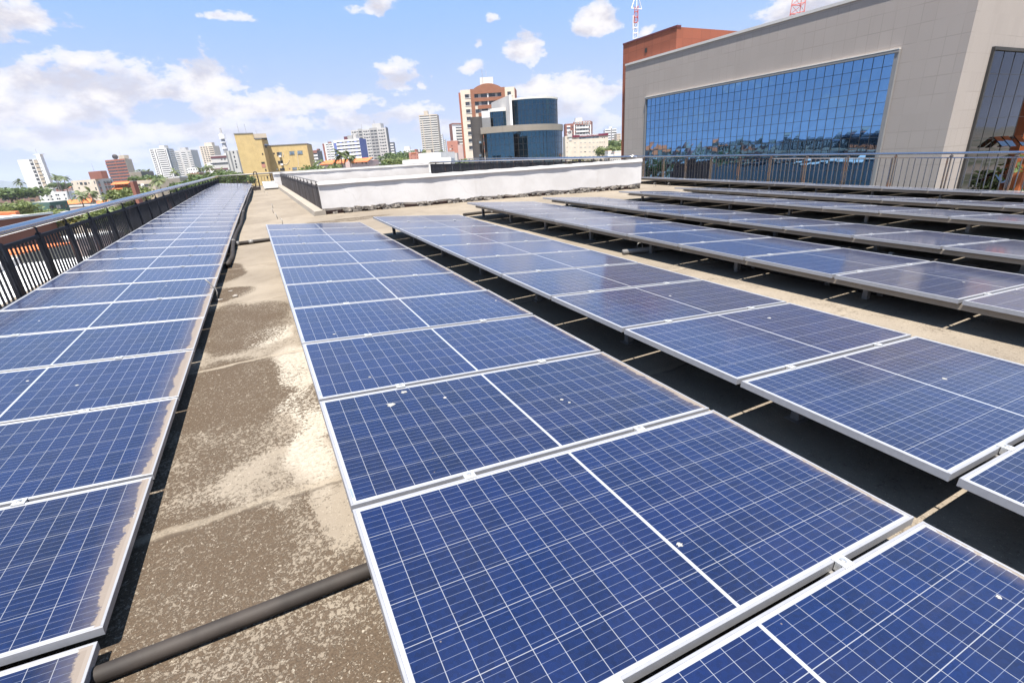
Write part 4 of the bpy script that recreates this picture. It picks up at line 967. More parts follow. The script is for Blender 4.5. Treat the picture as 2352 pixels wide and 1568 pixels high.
# ---- yellow building
root, f1, f2, cc = bld('mustard yellow building with a blank stair tower beyond the far railing', 'building', D('c', 533, 148, 183), D('c', 960, 212, 187), D('c', 1060, 224, 196), 'yellow', top=at(*D('c', 970, 222, 187)).z)
a, z_ = f1.hit(*Z('c', 533, 148)); b, z2 = f1.hit(*Z('c', 828, 135)); z2 = (z_+z2)/2
mb = MB(); P = lambda t, o: f1.p0+f1.u*t-f1.n*o; q = [P(0, 0), P(b, 0), P(b, 8), P(0, 8)]; mb.prism([(v.x, v.y) for v in q], f1.z1, z2); part(mb, 'upper_wall', MT['yellow'], root)
mb = MB(); q = [P(b, .3), P(b+4.6, .3), P(b+4.6, 8), P(b, 8)]; zz = f1.hit(*Z('c', 870, 207))[1]; mb.prism([(v.x, v.y) for v in q], zz, z2-.1); part(mb, 'tank_room', MT['beige'], root)
mb = MB(); q = [P(b, .25), P(b+4.6, .25), P(b+4.6, 8), P(b, 8)]; mb.prism([(v.x, v.y) for v in q], zz-.35, zz); part(mb, 'overhang_shade', MT['void'], root)  # near-black strip paints the shade below the overhanging tank room
mb = MB(); f1.rect(mb, -.1, b, z2, z2+.3, .12, 7); part(mb, 'coping', MT['dkgrey'], root)
mb = MB(); f1.rect(mb, b+.2, f1.L+.1, f1.z1, f1.z1+.25, .12, 7); part(mb, 'coping', MT['dkgrey'], root)
for r_ in [(972, 442, 992, 470, 'void'), (962, 580, 1015, 612, 'void'), (968, 612, 1028, 668, 'salmon'), (1020, 690, 1042, 722, 'void'), (1045, 805, 1068, 838, 'void')]:
    mb = MB(); f1.zrect(mb, 'c', *r_[:4], .06); part(mb, 'window', MT[r_[4]], root)
mb = MB(); f2.rect(mb, f2.L*.25, f2.L*.85, f2.z1-3., f2.z1-1.6, .05); part(mb, 'window', MT['win'], root)
rootw = root
# wing
l, m = at(*D('c', 1012, 338, 193)), at(*D('c', 1670, 296, 196)); zt = (l.z+m.z)/2; fw = Face(l, m, GZ, zt)
mb = MB(); P = lambda t, o: fw.p0+fw.u*t-fw.n*o; mb.prism([(v.x, v.y) for v in (P(-6, 0), P(fw.L, 0), P(fw.L, 14), P(-6, 14))], GZ, zt); part(mb, 'wing_wall', MT['yellow'], root)
mb = MB(); fw.rect(mb, 0, fw.L+.1, zt, zt+.3, .15, 13); part(mb, 'coping', MT['dkgrey'], root)
for r_ in [(1148, 435, 1172, 460, 'void', 0), (1205, 430, 1245, 475, 'win', 1), (1245, 430, 1282, 475, 'winblue', 1), (1403, 415, 1480, 465, 'winblue', 1), (1530, 407, 1608, 458, 'winblue', 1), (1222, 565, 1300, 606, 'void', 1), (1448, 668, 1520, 700, 'winblue', 1), (1252, 682, 1328, 715, 'win', 1), (1198, 685, 1222, 706, 'offwhite', 0), (1605, 658, 1632, 682, 'oldbrick', 0), (1395, 675, 1415, 700, 'oldbrick', 0)]:
    mb = MB(); fw.zrect(mb, 'c', *r_[:4], .05); w_ = part(mb, 'window', MT[r_[4]], root)
    if r_[5]:
        x0, y0, x1, y1 = r_[:4]; fb = MB(); fw.zrect(fb, 'c', x0-3, y0-3, x1+3, y0, .09); fw.zrect(fb, 'c', x0-3, y1, x1+3, y1+3, .12); fw.zrect(fb, 'c', (x0+x1)/2-1, y0, (x0+x1)/2+1, y1, .08)
        off = origin(root); me = fb.mesh('window_frame', off); me.materials.append(MT['dkgrey']); o = link('window_frame', me, w_)
for x0, y0 in [(1240, 478), (1268, 606)]:
    mb = MB(); fw.zrect(mb, 'c', x0, y0, x0+38, y0+28, .75, 0); part(mb, 'air_conditioner', MT['white'], root)
for pts in [[(1525, 415), (1535, 540), (1555, 690)], [(1310, 610), (1350, 622), (1385, 590), (1402, 545)], [(1300, 500), (1312, 460), (1300, 425)]]:
    mb = MB(); q = [fw.p0+fw.u*fw.hit(*Z('c', *p))[0]+fw.n*.08+Vector((0, 0, fw.hit(*Z('c', *p))[1])) for p in pts]; mb.tube(q, .05, 5); part(mb, 'drain_pipe', MT['offwhite'], root)
for zx, zy, hh in [(615, 140, 12), (728, 135, 11), (885, 130, 4)]:
    p = at(*D('c', zx, zy, 188)); mastpole(root, Vector((p.x, p.y, z2)), hh*.35, .07)

# ---- towers left to right
# white tower with blank wall
root, f, f2, _ = bld('tall white tower with a blank side wall and a tan balcony column at far left', 'tower', D('a', 315, 180, 480), D('a', 700, 172, 486), None, 'white', 14)
L_ = f.L
mb = MB(); f.rect(mb, .57*L_, .74*L_, GZ, f.z1, .03); part(mb, 'balcony_recess', MT['dkgrey'], root)
fh = 68/4.704/1.7415*480/CF*1.02
for i in range(10):
    z = f.z1-1.2-i*fh; sub(root, f.rect(MB(), .58*L_, .72*L_, z-1.9, z-.9, .8), MT['white'], 'balcony'); sub(root, f.rect(MB(), .6*L_, .70*L_, z-.8, z-.1, .1), MT['void'], 'window')
    sub(root, f.rect(MB(), .79*L_, .98*L_, z-2.6, z-.1, .5), MT['beige'], 'tan_balcony'); sub(root, f.rect(MB(), .80*L_, .98*L_, z-.05, z+.55, .1), MT['void'], 'window')
root2, g1, g2, _ = bld('slim white lift shaft standing higher beside the blank white tower', 'tower', D('a', 672, 100, 478), D('a', 742, 84, 476), D('a', 803, 86, 482), 'white')
ztopbox(root2, g1, 'a', 612, 742, 84, 'white', 5, 'upper_block', .0)
for i in range(10):
    u, z = g1.hit(*Z('a', 733+i*21.5, 195+i*66)); sub(root2, g1.rect(MB(), u-.5, u+.5, z-.5, z+.5, .06), MT['void'], 'window')
p = at(*D('a', 700, 80, 478)); mastpole(root2, p-Vector((0, 0, 1)), 6, .15)
# low white two storey block
root, f, f2, _ = bld('low white block with few square windows below the tall white tower', 'building', D('a', 705, 825, 375), D('a', 1345, 778, 365), D('a', 1395, 768, 380), 'white')
for x, y in [(885, 865), (970, 872), (1058, 846), (1098, 846), (1212, 842), (912, 936), (992, 930), (1084, 918), (1124, 918), (1240, 914)]:
    mb = MB(); f.zrect(mb, 'a', x-15, y-15, x+15, y+15, .06); part(mb, 'window', MT['win'], root)
mb = MB(); f.zrect(mb, 'a', 925, 810, 965, 960, .4); part(mb, 'pier', MT['ltgrey'], root)
# cream and grey apartment block with tank
root, f, f2, _ = bld('cream and grey apartment block with a dark red roof tank behind the left railing', 'apartment block', D('a', 1322, 576, 285), D('a', 1785, 552, 272), D('a', 2108, 530, 290), 'cream')
ztopbox(root, f, 'a', 1632, 1868, 405, 'redbrown', 3, 'roof_tank', .5)
mb = MB(); f2.rect(mb, 0.05, f2.L, GZ, f2.z1, .05); part(mb, 'grey_front', MT['ltgrey'], root)
for i in range(6):
    z = f2.z1-1.2-i*2.95
    for u0, u1 in ((.10, .20), (.42, .54), (.58, .78), (.82, .94)):
        sub(root, f2.rect(MB(), u0*f2.L, u1*f2.L, z-1.25, z, .1), MT['win'], 'window'); sub(root, f2.rect(MB(), u0*f2.L, u1*f2.L, z-2.6, z-1.3, .12), MT['salmon'], 'spandrel')
for x, y, w_, h_ in [(1362, 640, 10, 22), (1462, 630, 10, 14), (1530, 632, 26, 25), (1610, 632, 26, 25), (1674, 622, 10, 14), (1778, 610, 9, 28), (1490, 715, 12, 14), (1808, 730, 11, 28), (1758, 865, 10, 10), (1545, 880, 12, 10), (1572, 965, 14, 10), (1640, 980, 25, 30), (1730, 975, 25, 30), (1785, 948, 12, 10), (1830, 948, 8, 8), (1862, 950, 8, 8)]:
    mb = MB(); f.zrect(mb, 'a', x-w_, y-h_, x+w_, y+h_, .06); part(mb, 'window', MT['win'], root)
mb = MB(); f.zrect(mb, 'a', 1635, 820, 1745, 1060, .1); part(mb, 'salmon_bay', MT['salmon'], root)
p = at(*D('a', 1770, 400, 274)); mastpole(root, p, 4, .07)
# orange and tan office block
root, f, f2, _ = bld('orange and tan banded office block with a dish on its roof', 'office block', D('b', 85, 467, 520), D('b', 456, 445, 505), D('b', 585, 440, 525), 'brickred')
mb = MB(); f2.rect(mb, -.05, f2.L, GZ, f2.z1, .06); part(mb, 'tan_end_wall', MT['beige'], root)
fh = 52/4.704/1.7415*512/CF*1.03
bands(root, f, .0, 1., f.z1, fh, 9, fh*.45, 'brickred', 'spandrel', .35, 'win', 'window_strip', fh*.45, 2)
win_grid(root, f2, [(.38, .6), (.66, .86)], f2.z1, fh, 7, 1.3, drop=fh*.7)
ztopbox(root, f, 'b', 330, 440, 385, 'beige', 4.5, 'roof_tank', .3)
p = at(*D('b', 290, 440, 520)); mb = MB()
for k in range(12):
    for j in range(3):
        a0, a1 = 2*PI*k/12, 2*PI*(k+1)/12; r0_, r1_ = j*.9, (j+1)*.9; V = lambda r, a: p+Vector((r*math.cos(a), .22*r*r*.5, r*math.sin(a)+1.5)); mb.add([V(r0_, a0), V(r1_, a0), V(r1_, a1), V(r0_, a1)], [(0, 1, 2, 3)])
part(mb, 'dish', MT['darkmetal'], root); mastpole(root, at(*D('b', 380, 380, 512)), 5, .1)
# twin white towers
root, f, f2, _ = bld('tall white banded tower with dark window strips, nearer of the twin towers', 'tower', D('b', 925, 268, 750), D('b', 1240, 246, 745), D('b', 1378, 252, 775), 'white')
fh = 36.3/4.704/1.7415*750/CF*1.03
bands(root, f, .40, .88, f.z1, fh, 17, fh*.52, 'white', 'balcony', .8, 'win', 'window_strip', 1.2)
win_grid(root, f, [(.04, .15)], f.z1, fh, 17, 1.6, out=.1); bands(root, f2, .35, .95, f2.z1, fh, 17, fh*.5, 'white', 'balcony', .8, 'win', 'window_strip', 1.2)
for a, b in ((.18, .215), (.32, .365), (.91, .945)):
    mb = MB(); f.rect(mb, a*f.L, b*f.L, GZ, f.z1-.6, .12); part(mb, 'dark_stripe', MT['void'], root)
mb = MB(); f2.rect(mb, .08*f2.L, .26*f2.L, GZ, f2.z1-.6, .12); part(mb, 'dark_stripe', MT['dkgrey'], root)
ztopbox(root, f, 'b', 1092, 1190, 200, 'offwhite', 8); mastpole(root, at(*D('b', 1135, 198, 752)), 8, .18)
root, f, f2, _ = bld('pale grey banded tower standing behind the white twin tower', 'tower', D('b', 1375, 305, 800), D('b', 1700, 280, 800), None, 'ltgrey', 20)
fh = 31/4.704/1.7415*800/CF*1.03
for a, b in ((.02, .30), (.42, .68), (.80, .98)): bands(root, f, a, b, f.z1, fh, 16, fh*.5, 'white', 'balcony', .6, 'win', 'window_strip', 3.2)
ztopbox(root, f, 'b', 1488, 1596, 237, 'ltgrey', 8)
# cream tower
root, f, f2, _ = bld('cream tower with rows of small windows left of the lattice tower', 'tower', D('b', 1862, 208, 760), D('b', 2120, 202, 760), None, 'cream', 18)
fh = 33/4.704/1.7415*760/CF*1.03
win_grid(root, f, [(.08, .2), (.28, .4), (.46, .58)], f.z1, fh, 16, 1.5); bands(root, f, .65, .98, f.z1, fh, 16, fh*.5, 'cream', 'balcony', .6, 'win', 'window_strip', 1.)
ztopbox(root, f, 'b', 1945, 2090, 145, 'cream', 8)
# maroon banded block and the pale block with dark fins
root, f, f2, _ = bld('low grey block with maroon window bands left of the yellow building', 'building', D('c', 160, 488, 430), D('c', 410, 470, 430), None, 'ltgrey', 20)
for y0, y1, mt in [(488, 520, 'maroon'), (590, 612, 'win'), (680, 705, 'maroon')]:
    mb = MB(); f.zrect(mb, 'c', 165, y0+2, 420 if y0 < 500 else 440, y1, .3); part(mb, 'window_band', MT[mt], root)
for x, y in [(340, 540), (390, 537)]: mb = MB(); f.zrect(mb, 'c', x-12, y-9, x+12, y+9, .1); part(mb, 'window', MT['win'], root)
root, f, f2, _ = bld('pale block with dark vertical fins half hidden by the yellow building', 'building', D('c', 395, 412, 400), D('c', 640, 398, 405), None, 'ltgrey', 16)
for x0, x1 in [(398, 412), (450, 470), (575, 592)]:
    mb = MB(); f.rect(mb, f.hit(*Z('c', x0, 420))[0], f.hit(*Z('c', x1, 420))[0], GZ, f.z1, .5); part(mb, 'fin', MT['dkgrey'], root)
for y in (430, 500, 565, 615, 660): mb = MB(); f.zrect(mb, 'c', 512+(y-430)*.22, y-16, 534+(y-430)*.22, y+16, .1); part(mb, 'window', MT['win'], root)
# lattice / water tower shaft
b = at(*D('c', 405, 410, 450)); t_ = at(*D('c', 328, 62, 450)); t_.x, t_.y = b.x, b.y
root = thing('telecom_tower', Vector((b.x, b.y, GZ)), 'slender grey telecom tower left of the yellow building', 'tower')
mb = MB(); mb.tube([(b.x, b.y, GZ), (b.x, b.y, b.z+2), (b.x, b.y, t_.z-8)], 2.3, 12, True, 1.5); part(mb, 'shaft', MT['mast'], root, True)
for k in range(7):
    z = GZ+14+(t_.z-16-GZ)*(k+.5)/7.5; mb = MB(); mb.tube([(b.x, b.y, z), (b.x, b.y, z+.7)], 2.5, 12); part(mb, 'ring', MT['mastwhite'], root)
mb = MB(); mb.tube([(b.x, b.y, t_.z-9), (b.x, b.y, t_.z-5)], 2.6, 12); part(mb, 'platform', MT['mastwhite'], root)
mb = MB(); mb.tube([(b.x, b.y, t_.z-5), (b.x, b.y, t_.z)], 1.1, 10, True, .6); part(mb, 'top_antenna', MT['mast'], root)
# brown and white banded block
root, f, f2, _ = bld('white banded block with a brown top right of the yellow building', 'building', D('c', 1690, 418, 500), D('c', 1830, 400, 500), D('c', 1905, 385, 520), 'ltgrey')
bands(root, f, 0, 1, f.z1-2.5, 3., 8, 1.6, 'white', 'balcony', .5, 'win', 'window_strip', .1); mb = MB(); f.rect(mb, 0, f.L, f.z1-2.4, f.z1+.2, .3); part(mb, 'brown_fascia', MT['redbrown'], root)
mb = MB(); f2.rect(mb, 0, f2.L, GZ, f2.z1, .1); part(mb, 'grey_end', MT['dkgrey'], root); ztopbox(root, f, 'c', 1822, 1850, 375, 'redbrown', 6)
# slim white tower
root, f, f2, _ = bld('slim white tower with a brown edge left of the blue and white block', 'tower', D('c', 1918, 302, 650), D('c', 2085, 285, 650), None, 'white', 14)
mb = MB(); f.rect(mb, 0, .17*f.L, GZ, f.z1, .3); part(mb, 'brown_edge', MT['redbrown'], root); win_grid(root, f, [(.3, .52), (.62, .92)], f.z1, 3.1, 14, 1.2)
mb = MB(); f.rect(mb, .545*f.L, .58*f.L, GZ, f.z1+3, .3); part(mb, 'dark_stripe', MT['dkgrey'], root); ztopbox(root, f, 'c', 1995, 2040, 265, 'redbrown', 5)
# blue and white block
root, f, f2, _ = bld('white and blue banded office block behind the two tall palms', 'office block', D('d', -94, 488, 460), D('d', 505, 442, 452), D('d', 660, 425, 470), 'white')
fh = 75/5.88/1.7415*455/CF*1.03
bands(root, f, .10, 1., f.z1, fh, 7, fh*.58, 'white', 'spandrel', .5, 'win', 'window_strip', fh*.45, 3)
mb = MB(); f.rect(mb, 0, .10*f.L, GZ, f.z1-2, .4); part(mb, 'blue_end', MT['blue'], root)
mb = MB(); f2.rect(mb, -.05, f2.L, GZ, f2.z1+.4, .1); part(mb, 'blue_end', MT['blue'], root); win_grid(root, f2, [(.15, .5), (.62, .9)], f2.z1, fh, 8, 1.5, 'winblue', drop=1.8)
for i in range(7):
    for u in (.22, .52, .80): sub(root, f.rect(MB(), u*f.L, (u+.09)*f.L, f.z1-fh*.45-i*fh-1.4, f.z1-fh*.45-i*fh-.15, .09), MT['blue'], 'blue_panel')
for x0, x1, y, mt in [(130, 205, 392, 'maroon'), (210, 330, 365, 'grey'), (340, 410, 345, 'ltgrey')]: ztopbox(root, f, 'd', x0, x1, y, mt, 5, 'roof_plant')
# grey tower
root, f, f2, _ = bld('grey tower with white air conditioners under its windows', 'tower', D('d', 302, 232, 525), D('d', 1130, 185, 520), D('d', 1180, 165, 540), 'ltgrey')
mb = MB(); f2.rect(mb, -.05, f2.L, GZ, f2.z1+1.2, .1); part(mb, 'dark_end', MT['dkgrey'], root)
U = lambda x: (x-302)/828.
for x0, x1 in ((480, 580), (752, 925)): 
    mb = MB(); f.rect(mb, U(x0)*f.L, U(x1)*f.L, GZ, f.z1+.9, .5); part(mb, 'dark_bay', MT['grey'], root)
fh = 65.5/5.88/1.7415*522/CF*1.03
ws = []
for gx in ((330, 470), (600, 740), (950, 1092)):
    w_ = (gx[1]-gx[0]); ws += [(U(gx[0]), U(gx[0]+w_*.23)), (U(gx[0]+w_*.34), U(gx[0]+w_*.68)), (U(gx[0]+w_*.78), U(gx[1]))]
win_grid(root, f, ws, f.z1, fh, 13, 1.15, drop=1.6)
win_grid(root, f, [(U(770), U(835)), (U(850), U(915)), (U(500), U(565))], f.z1, fh, 13, 1.3, drop=1.6, out=.56, name='bay_window')
for i in range(13):
    for x in (345, 455, 615, 728, 965, 1080): sub(root, f.rect(MB(), U(x-10)*f.L, U(x+12)*f.L, f.z1-1.6-i*fh-2.0, f.z1-1.6-i*fh-1.3, .5), MT['white'], 'air_conditioner')
ztopbox(root, f, 'd', 797, 1000, 84, 'ltgrey', 9)
for zx, zt_, zb in [(866, 0, 85), (570, 95, 190)]:
    p = at(*D('d', zx, zb, 523)); q = at(*D('d', zx, zt_, 523)); mastpole(root, p-Vector((0, 0, .3)), q.z-p.z, .25)
# small far ones
root, f, f2, _ = bld('small white and dark banded tower right of the grey tower', 'tower', D('d', 1212, 530, 900), D('d', 1308, 522, 900), D('d', 1345, 528, 920), 'dkgrey')
bands(root, f, 0, 1, f.z1, 4.6, 9, 2.2, 'white', 'balcony', .6, 'win', 'window_strip', .5)
root, f, f2, _ = bld('far white block with a square roof room over the trees', 'building', D('d', 1560, 705, 900), D('d', 1930, 690, 900), None, 'white', 16); ztopbox(root, f, 'd', 1562, 1690, 625, 'offwhite', 10); win_grid(root, f, [(k/8+.02, k/8+.09) for k in range(8)], f.z1, 3.4, 3, 1.4)
# tall beige tower
root, f, f2, _ = bld('tall beige balcony tower left of the red brown tower', 'tower', D('e', -100, 625, 690), D('e', 184, 615, 690), None, 'beige', 22)
fh = 43/3.92/1.7415*690/CF
bands(root, f, .02, .60, f.z1, 2.95, 20, 1.45, 'offwhite', 'balcony', .8, 'win', 'window_strip', 1.2); bands(root, f, .62, .99, f.z1, 2.95, 20, 1.45, 'offwhite', 'balcony', .8, 'win', 'window_strip', 1.2)
mb = MB(); f.rect(mb, .585*f.L, .62*f.L, GZ, f.z1-6, 1.); part(mb, 'pier', MT['beige'], root); mb = MB(); f.rect(mb, .14*f.L, .185*f.L, GZ, f.z1-6, .9); part(mb, 'pier', MT['beige'], root)
ztopbox(root, f, 'e', -25, 38, 562, 'beige', 8)
root, f, f2, _ = bld('slim white and ochre tower just right of the tall beige tower', 'tower', D('e', 200, 928, 820), D('e', 268, 932, 820), None, 'white', 12); win_grid(root, f, [(.1, .4), (.55, .9)], f.z1, 3.2, 11, 1.4); mb = MB(); f.rect(mb, 0, .3*f.L, GZ, f.z1-10, .3); part(mb, 'ochre_strip', MT['yellow'], root)
root, f, f2, _ = bld('small cream tower left of the salmon block', 'tower', D('e', 272, 1010, 880), D('e', 312, 1014, 880), None, 'offwhite', 12); win_grid(root, f, [(.1, .4), (.55, .9)], f.z1, 3.2, 7, 1.4)
root, f, f2, _ = bld('white tower with a brown frame left of the red brown tower', 'tower', D('e', 378, 772, 540), D('e', 420, 762, 530), D('e', 640, 738, 540), 'white')
mb = MB(); f.rect(mb, 0, f.L, GZ, f.z1, .2); part(mb, 'brown_side', MT['redbrown'], root)
bands(root, f2, .22, 1., f2.z1-2, 3., 15, 1.5, 'offwhite', 'balcony', .6, 'win', 'window_strip', 1.5); mb = MB(); f2.rect(mb, 0, f2.L, f2.z1-.9, f2.z1+.3, .5); part(mb, 'brown_fascia', MT['redbrown'], root)
root, f, f2, _ = bld('salmon block with three small openings before the red brown tower', 'building', D('e', 340, 1038, 250), D('e', 508, 1030, 250), None, 'salmon', 12)
for x, y in [(422, 1112), (428, 1158), (430, 1210), (398, 1215)]: mb = MB(); f.zrect(mb, 'e', x-7, y-9, x+7, y+9, .06); part(mb, 'window', MT['void'], root)
mb = MB(); f.zrect(mb, 'e', 385, 1152, 412, 1178, .05); part(mb, 'window', MT['ltgrey'], root)
bld('pale pink narrow block right of the salmon block', 'building', D('e', 512, 1100, 240), D('e', 588, 1095, 240), None, 'pink', 10)
bld('grey shed in front of the salmon block', 'shed', D('e', 405, 1228, 200), D('e', 500, 1225, 200), None, 'ltgrey', 6)
# red brown and beige tower with arched top
root, f, f2, cc = bld('red brown and beige apartment tower with an arched top behind the glass drum', 'tower', D('e', 548, 224, 217), D('e', 1400, 186, 217), D('e', 1432, 206, 226), 'cream')
mb = MB(); f2.rect(mb, -.05, f2.L, GZ, f2.z1-.5, .05); part(mb, 'brown_side', MT['brickred'], root)
mb = MB(); f.rect(mb, -.9, 0, GZ, f.z1-.9, -.6, 3); part(mb, 'brown_side', MT['brickred'], root)
a, b = f.hit(*Z('e', 708, 240))[0], f.hit(*Z('e', 1248, 215))[0]
mb = MB(); N = 20; za = f.z1; arch = lambda s: za+.1+1.9*max(0, math.sin(PI*min(1, max(0, (s-.1)/.8))))**.8; hb = f.hit(*Z('e', 900, 296))[1]+.03; P = lambda s, o, z: f.p0+f.u*(a+(b-a)*s)+f.n*o+Vector((0, 0, z))
for i in range(N):
    s0, s1 = i/N, (i+1)/N; mb.hexa([P(s0, -1., hb), P(s1, -1., hb), P(s1, .55, hb), P(s0, .55, hb), P(s0, -1., arch(s0)), P(s1, -1., arch(s1)), P(s1, .55, arch(s1)), P(s0, .55, arch(s0))])
part(mb, 'arched_gable', MT['tanred'], root)
for s0, s1 in ((0, .105), (.895, 1.)): mb = MB(); f.rect(mb, a+(b-a)*s0, a+(b-a)*s1, GZ, hb, .55); part(mb, 'red_pier', MT['tanred'], root)
fh = 105.5/3.92/1.7415*217/CF*1.02; zw = f.hit(*Z('e', 900, 296))[1]
for i in range(8):
    z = zw-i*fh
    sub(root, f.rect(MB(), a+(b-a)*.105, a+(b-a)*.895, z-1.6, z, .04), MT['grey'], 'recess')
    for u0, u1 in ((.115, .22), (.30, .47), (.53, .71), (.78, .89)): sub(root, f.rect(MB(), a+(b-a)*u0, a+(b-a)*u1, z-1.4, z-.05, .10), MT['win'], 'balcony_window')
    sub(root, f.rect(MB(), a+(b-a)*.485, a+(b-a)*.515, z-1.6, z, .3), MT['white'], 'post')
    sub(root, f.rect(MB(), a+(b-a)*(.10 if i in (0,) else .19), a+(b-a)*.9, z-fh, z-1.6, .5), MT['tanred'], 'spandrel')
    zz = f.hit(*Z('e', 660, 305))[1]-i*fh
    for u0, u1 in (((615-548)/852, (680-548)/852), ((1285-548)/852, (1342-548)/852)): sub(root, f.rect(MB(), u0*f.L, u1*f.L, zz-1.45, zz, .06), MT['win'], 'window'); sub(root, f.rect(MB(), u0*f.L-.1, u1*f.L+.9, zz-1.6, zz-1.45, .14), MT['white'], 'sill')
    sub(root, f.rect(MB(), (680-548)/852*f.L, (710-548)/852*f.L, zz-1.45, zz, .05), MT['grey'], 'side_panel')
ztopbox(root, f, 'e', 857, 1062, 32, 'offwhite', 6)
mastpole(root, at(*D('e', 960, 30, 219)), 2.5, .08); mastpole(root, at(*D('e', 905, 130, 216.5)), 5.5, .10)

# glass drum building
root = thing('glass_building', Vector((at(1190, 330, 122).x, at(1190, 330, 122).y, GZ)), 'round building with blue glass drums and a stone ring beyond the railing', 'building')
dirf = Vector((at(1190, 330, 1).x, at(1190, 330, 1).y, 0)).normalized(); dirr = Vector((dirf.y, -dirf.x, 0))
def loc(u, v): return dirr*u+dirf*v     # u to the right, v away
dist = Vector((at(1190, 330, 122).x, at(1190, 330, 122).y, 0)).length
def uat(px, py, v):  # lateral position of a pixel on the vertical plane at range v
    r = ray(px, py); k = v/(r.x*dirf.x+r.y*dirf.y); q = r*k; return q.dot(dirr), q.z
def arc(cu, cv, r, a0, a1, n): return [loc(cu+r*math.sin(a), cv-r*math.cos(a)) for a in np.linspace(a0, a1, n+1)]
def drum(cu, cv, r, a0, a1, n, z0, z1, mat, name, th=None, parent=root, smooth=False):
    o = arc(cu, cv, r, a0, a1, n); mb = MB(); inn = arc(cu, cv, r-(th or 1.), a0, a1, n)
    for i in range(n):
        j = random.uniform(-.010, .010) if mat in ('drumglass',) else 0; dd = dirf*j; e0 = dirf*(random.uniform(-.035, .035) if mat == 'drumglass' else 0); e1 = dirf*(random.uniform(-.035, .035) if mat == 'drumglass' else 0)
        mb.hexa([Vector((*v.xy, z0)) for v in (inn[i], inn[i+1], o[i+1]+dd+e1, o[i]+dd+e0)]+[Vector((*v.xy, z1)) for v in (inn[i], inn[i+1], o[i+1]-dd+e1, o[i]-dd+e0)])
    return part(mb, name, MT[mat], parent, smooth)
def mull(cu, cv, r, a0, a1, n, z0, z1, rows, name='mullion'):
    mb = MB(); o = arc(cu, cv, r, a0, a1, n)
    for v in o: mb.tube([Vector((*v.xy, z0)), Vector((*v.xy, z1))], .045, 4)
    for j in range(rows+1):
        z = z0+(z1-z0)*j/rows
        for i in range(n): mb.bar(Vector((*o[i].xy, z)), Vector((*o[i+1].xy, z)), .07, .05)
    part(mb, name, MT['void'], root)
ul, _ = uat(*Z('e', 870, 900), dist-3); ur, _ = uat(*Z('e', 2203, 900), dist+2); r_ = (ur-ul)*.66; cu = ur-r_; cv = dist-3+r_*.9
zr0 = uat(*Z('e', 1500, 885), dist-3)[1]; zr1 = uat(*Z('e', 1500, 785), dist-3)[1]
a0 = math.asin(max(-1, (ul-cu)/r_)); a1 = PI*.55
drum(cu, cv, r_-.35, a0+.10, a1, 26, GZ, zr0, 'drumglass', 'lower_glass'); mull(cu, cv, r_-.33, a0+.10, a1, 26, GZ, zr0, 14)
drum(cu, cv, r_, a0, a1, 40, zr0, zr1, 'concrete', 'stone_ring', 3.); drum(cu, cv, r_-1.2, a0, a1, 20, GZ, zr0-.1, 'void', 'dark_return', 2.)
mb = MB(); mb.prism([(v.x, v.y) for v in arc(cu, cv, r_-.5, a0, a1, 24)]+[(loc(ul, cv).x, loc(ul, cv).y)], zr1-.5, zr1-.2); part(mb, 'terrace', MT['roofgrey'], root)
# upper drum
xu0, _ = uat(*Z('e', 1345, 600), dist); xu1, _ = uat(*Z('e', 2106, 600), dist+3); ru = (xu1-xu0)*.62; cuu = xu1-ru; cvu = dist-.5+ru
zt1 = uat(*Z('e', 1700, 372), dist)[1]; zt2 = uat(*Z('e', 1700, 343), dist)[1]; a0u = math.asin(max(-1, (xu0-cuu)/ru)); 
nu = 18; drum(cuu, cvu, ru-.2, a0u, PI*.52, nu, zr1-.3, zt1, 'drumglass', 'upper_glass'); mull(cuu, cvu, ru-.18, a0u, PI*.52, nu, zr1-.3, zt1, 5)
drum(cuu, cvu, ru, a0u, PI*.52, 30, zt1, zt2, 'offwhite', 'roof_rim', 2.)
mb = MB(); mb.prism([(v.x, v.y) for v in arc(cuu, cvu, ru-.3, a0u, PI*.9, 30)], zt1+.05, zt2-.1); part(mb, 'roof', MT['roofgrey'], root)
# dark glass half of the upper drum shows the neighbour; fin wall, small drum, stone shaft
fu0, fz = uat(*Z('e', 1320, 310), dist-.8); fu1, _ = uat(*Z('e', 1350, 310), dist-.8); ftop = fz
mb = MB(); mb.hexa([Vector((*v.xy, z)) for z in (zr1-.4, ftop) for v in (loc(fu0, dist-.9), loc(fu1+.05, dist-.9), loc(fu1+.05, dist+.5), loc(fu0, dist+.5))]); part(mb, 'white_fin', MT['white'], root)
bu, bz = uat(*Z('e', 1052, 440), dist+9)
mb = MB(); A_, B_ = loc(fu0+.1, dist), loc(bu, dist+9); n_ = Vector((0, 0, 1)); sd = (B_-A_).cross(n_).normalized()*.25
mb.hexa([Vector((*v.xy, z)) for v, z in ((A_-sd, zr1-.4), (A_+sd, zr1-.4), (B_+sd, zr1-.4), (B_-sd, zr1-.4), (A_-sd, ftop), (A_+sd, ftop), (B_+sd, bz), (B_-sd, bz))]); part(mb, 'sloping_side_wall', MT['ltgrey'], root)
su0, sz0 = uat(*Z('e', 1010, 560), dist+1.5); su1, sz1 = uat(*Z('e', 1305, 520), dist+1.5); rs = (su1-su0)*.75; cs = (su0+su1)/2; cvs = dist+1.2+rs; as_ = math.asin((su1-su0)/2/rs)
szm = uat(*Z('e', 1150, 572), dist+1.5)[1]; szt = uat(*Z('e', 1150, 520), dist+1.5)[1]
drum(cs, cvs, rs-.2, -as_, as_, 7, zr1-.4, szm, 'drumglass', 'small_glass'); mull(cs, cvs, rs-.18, -as_, as_, 7, zr1-.4, szm, 3); drum(cs, cvs, rs, -as_, as_, 14, szm, szt, 'offwhite', 'small_rim', 3.)
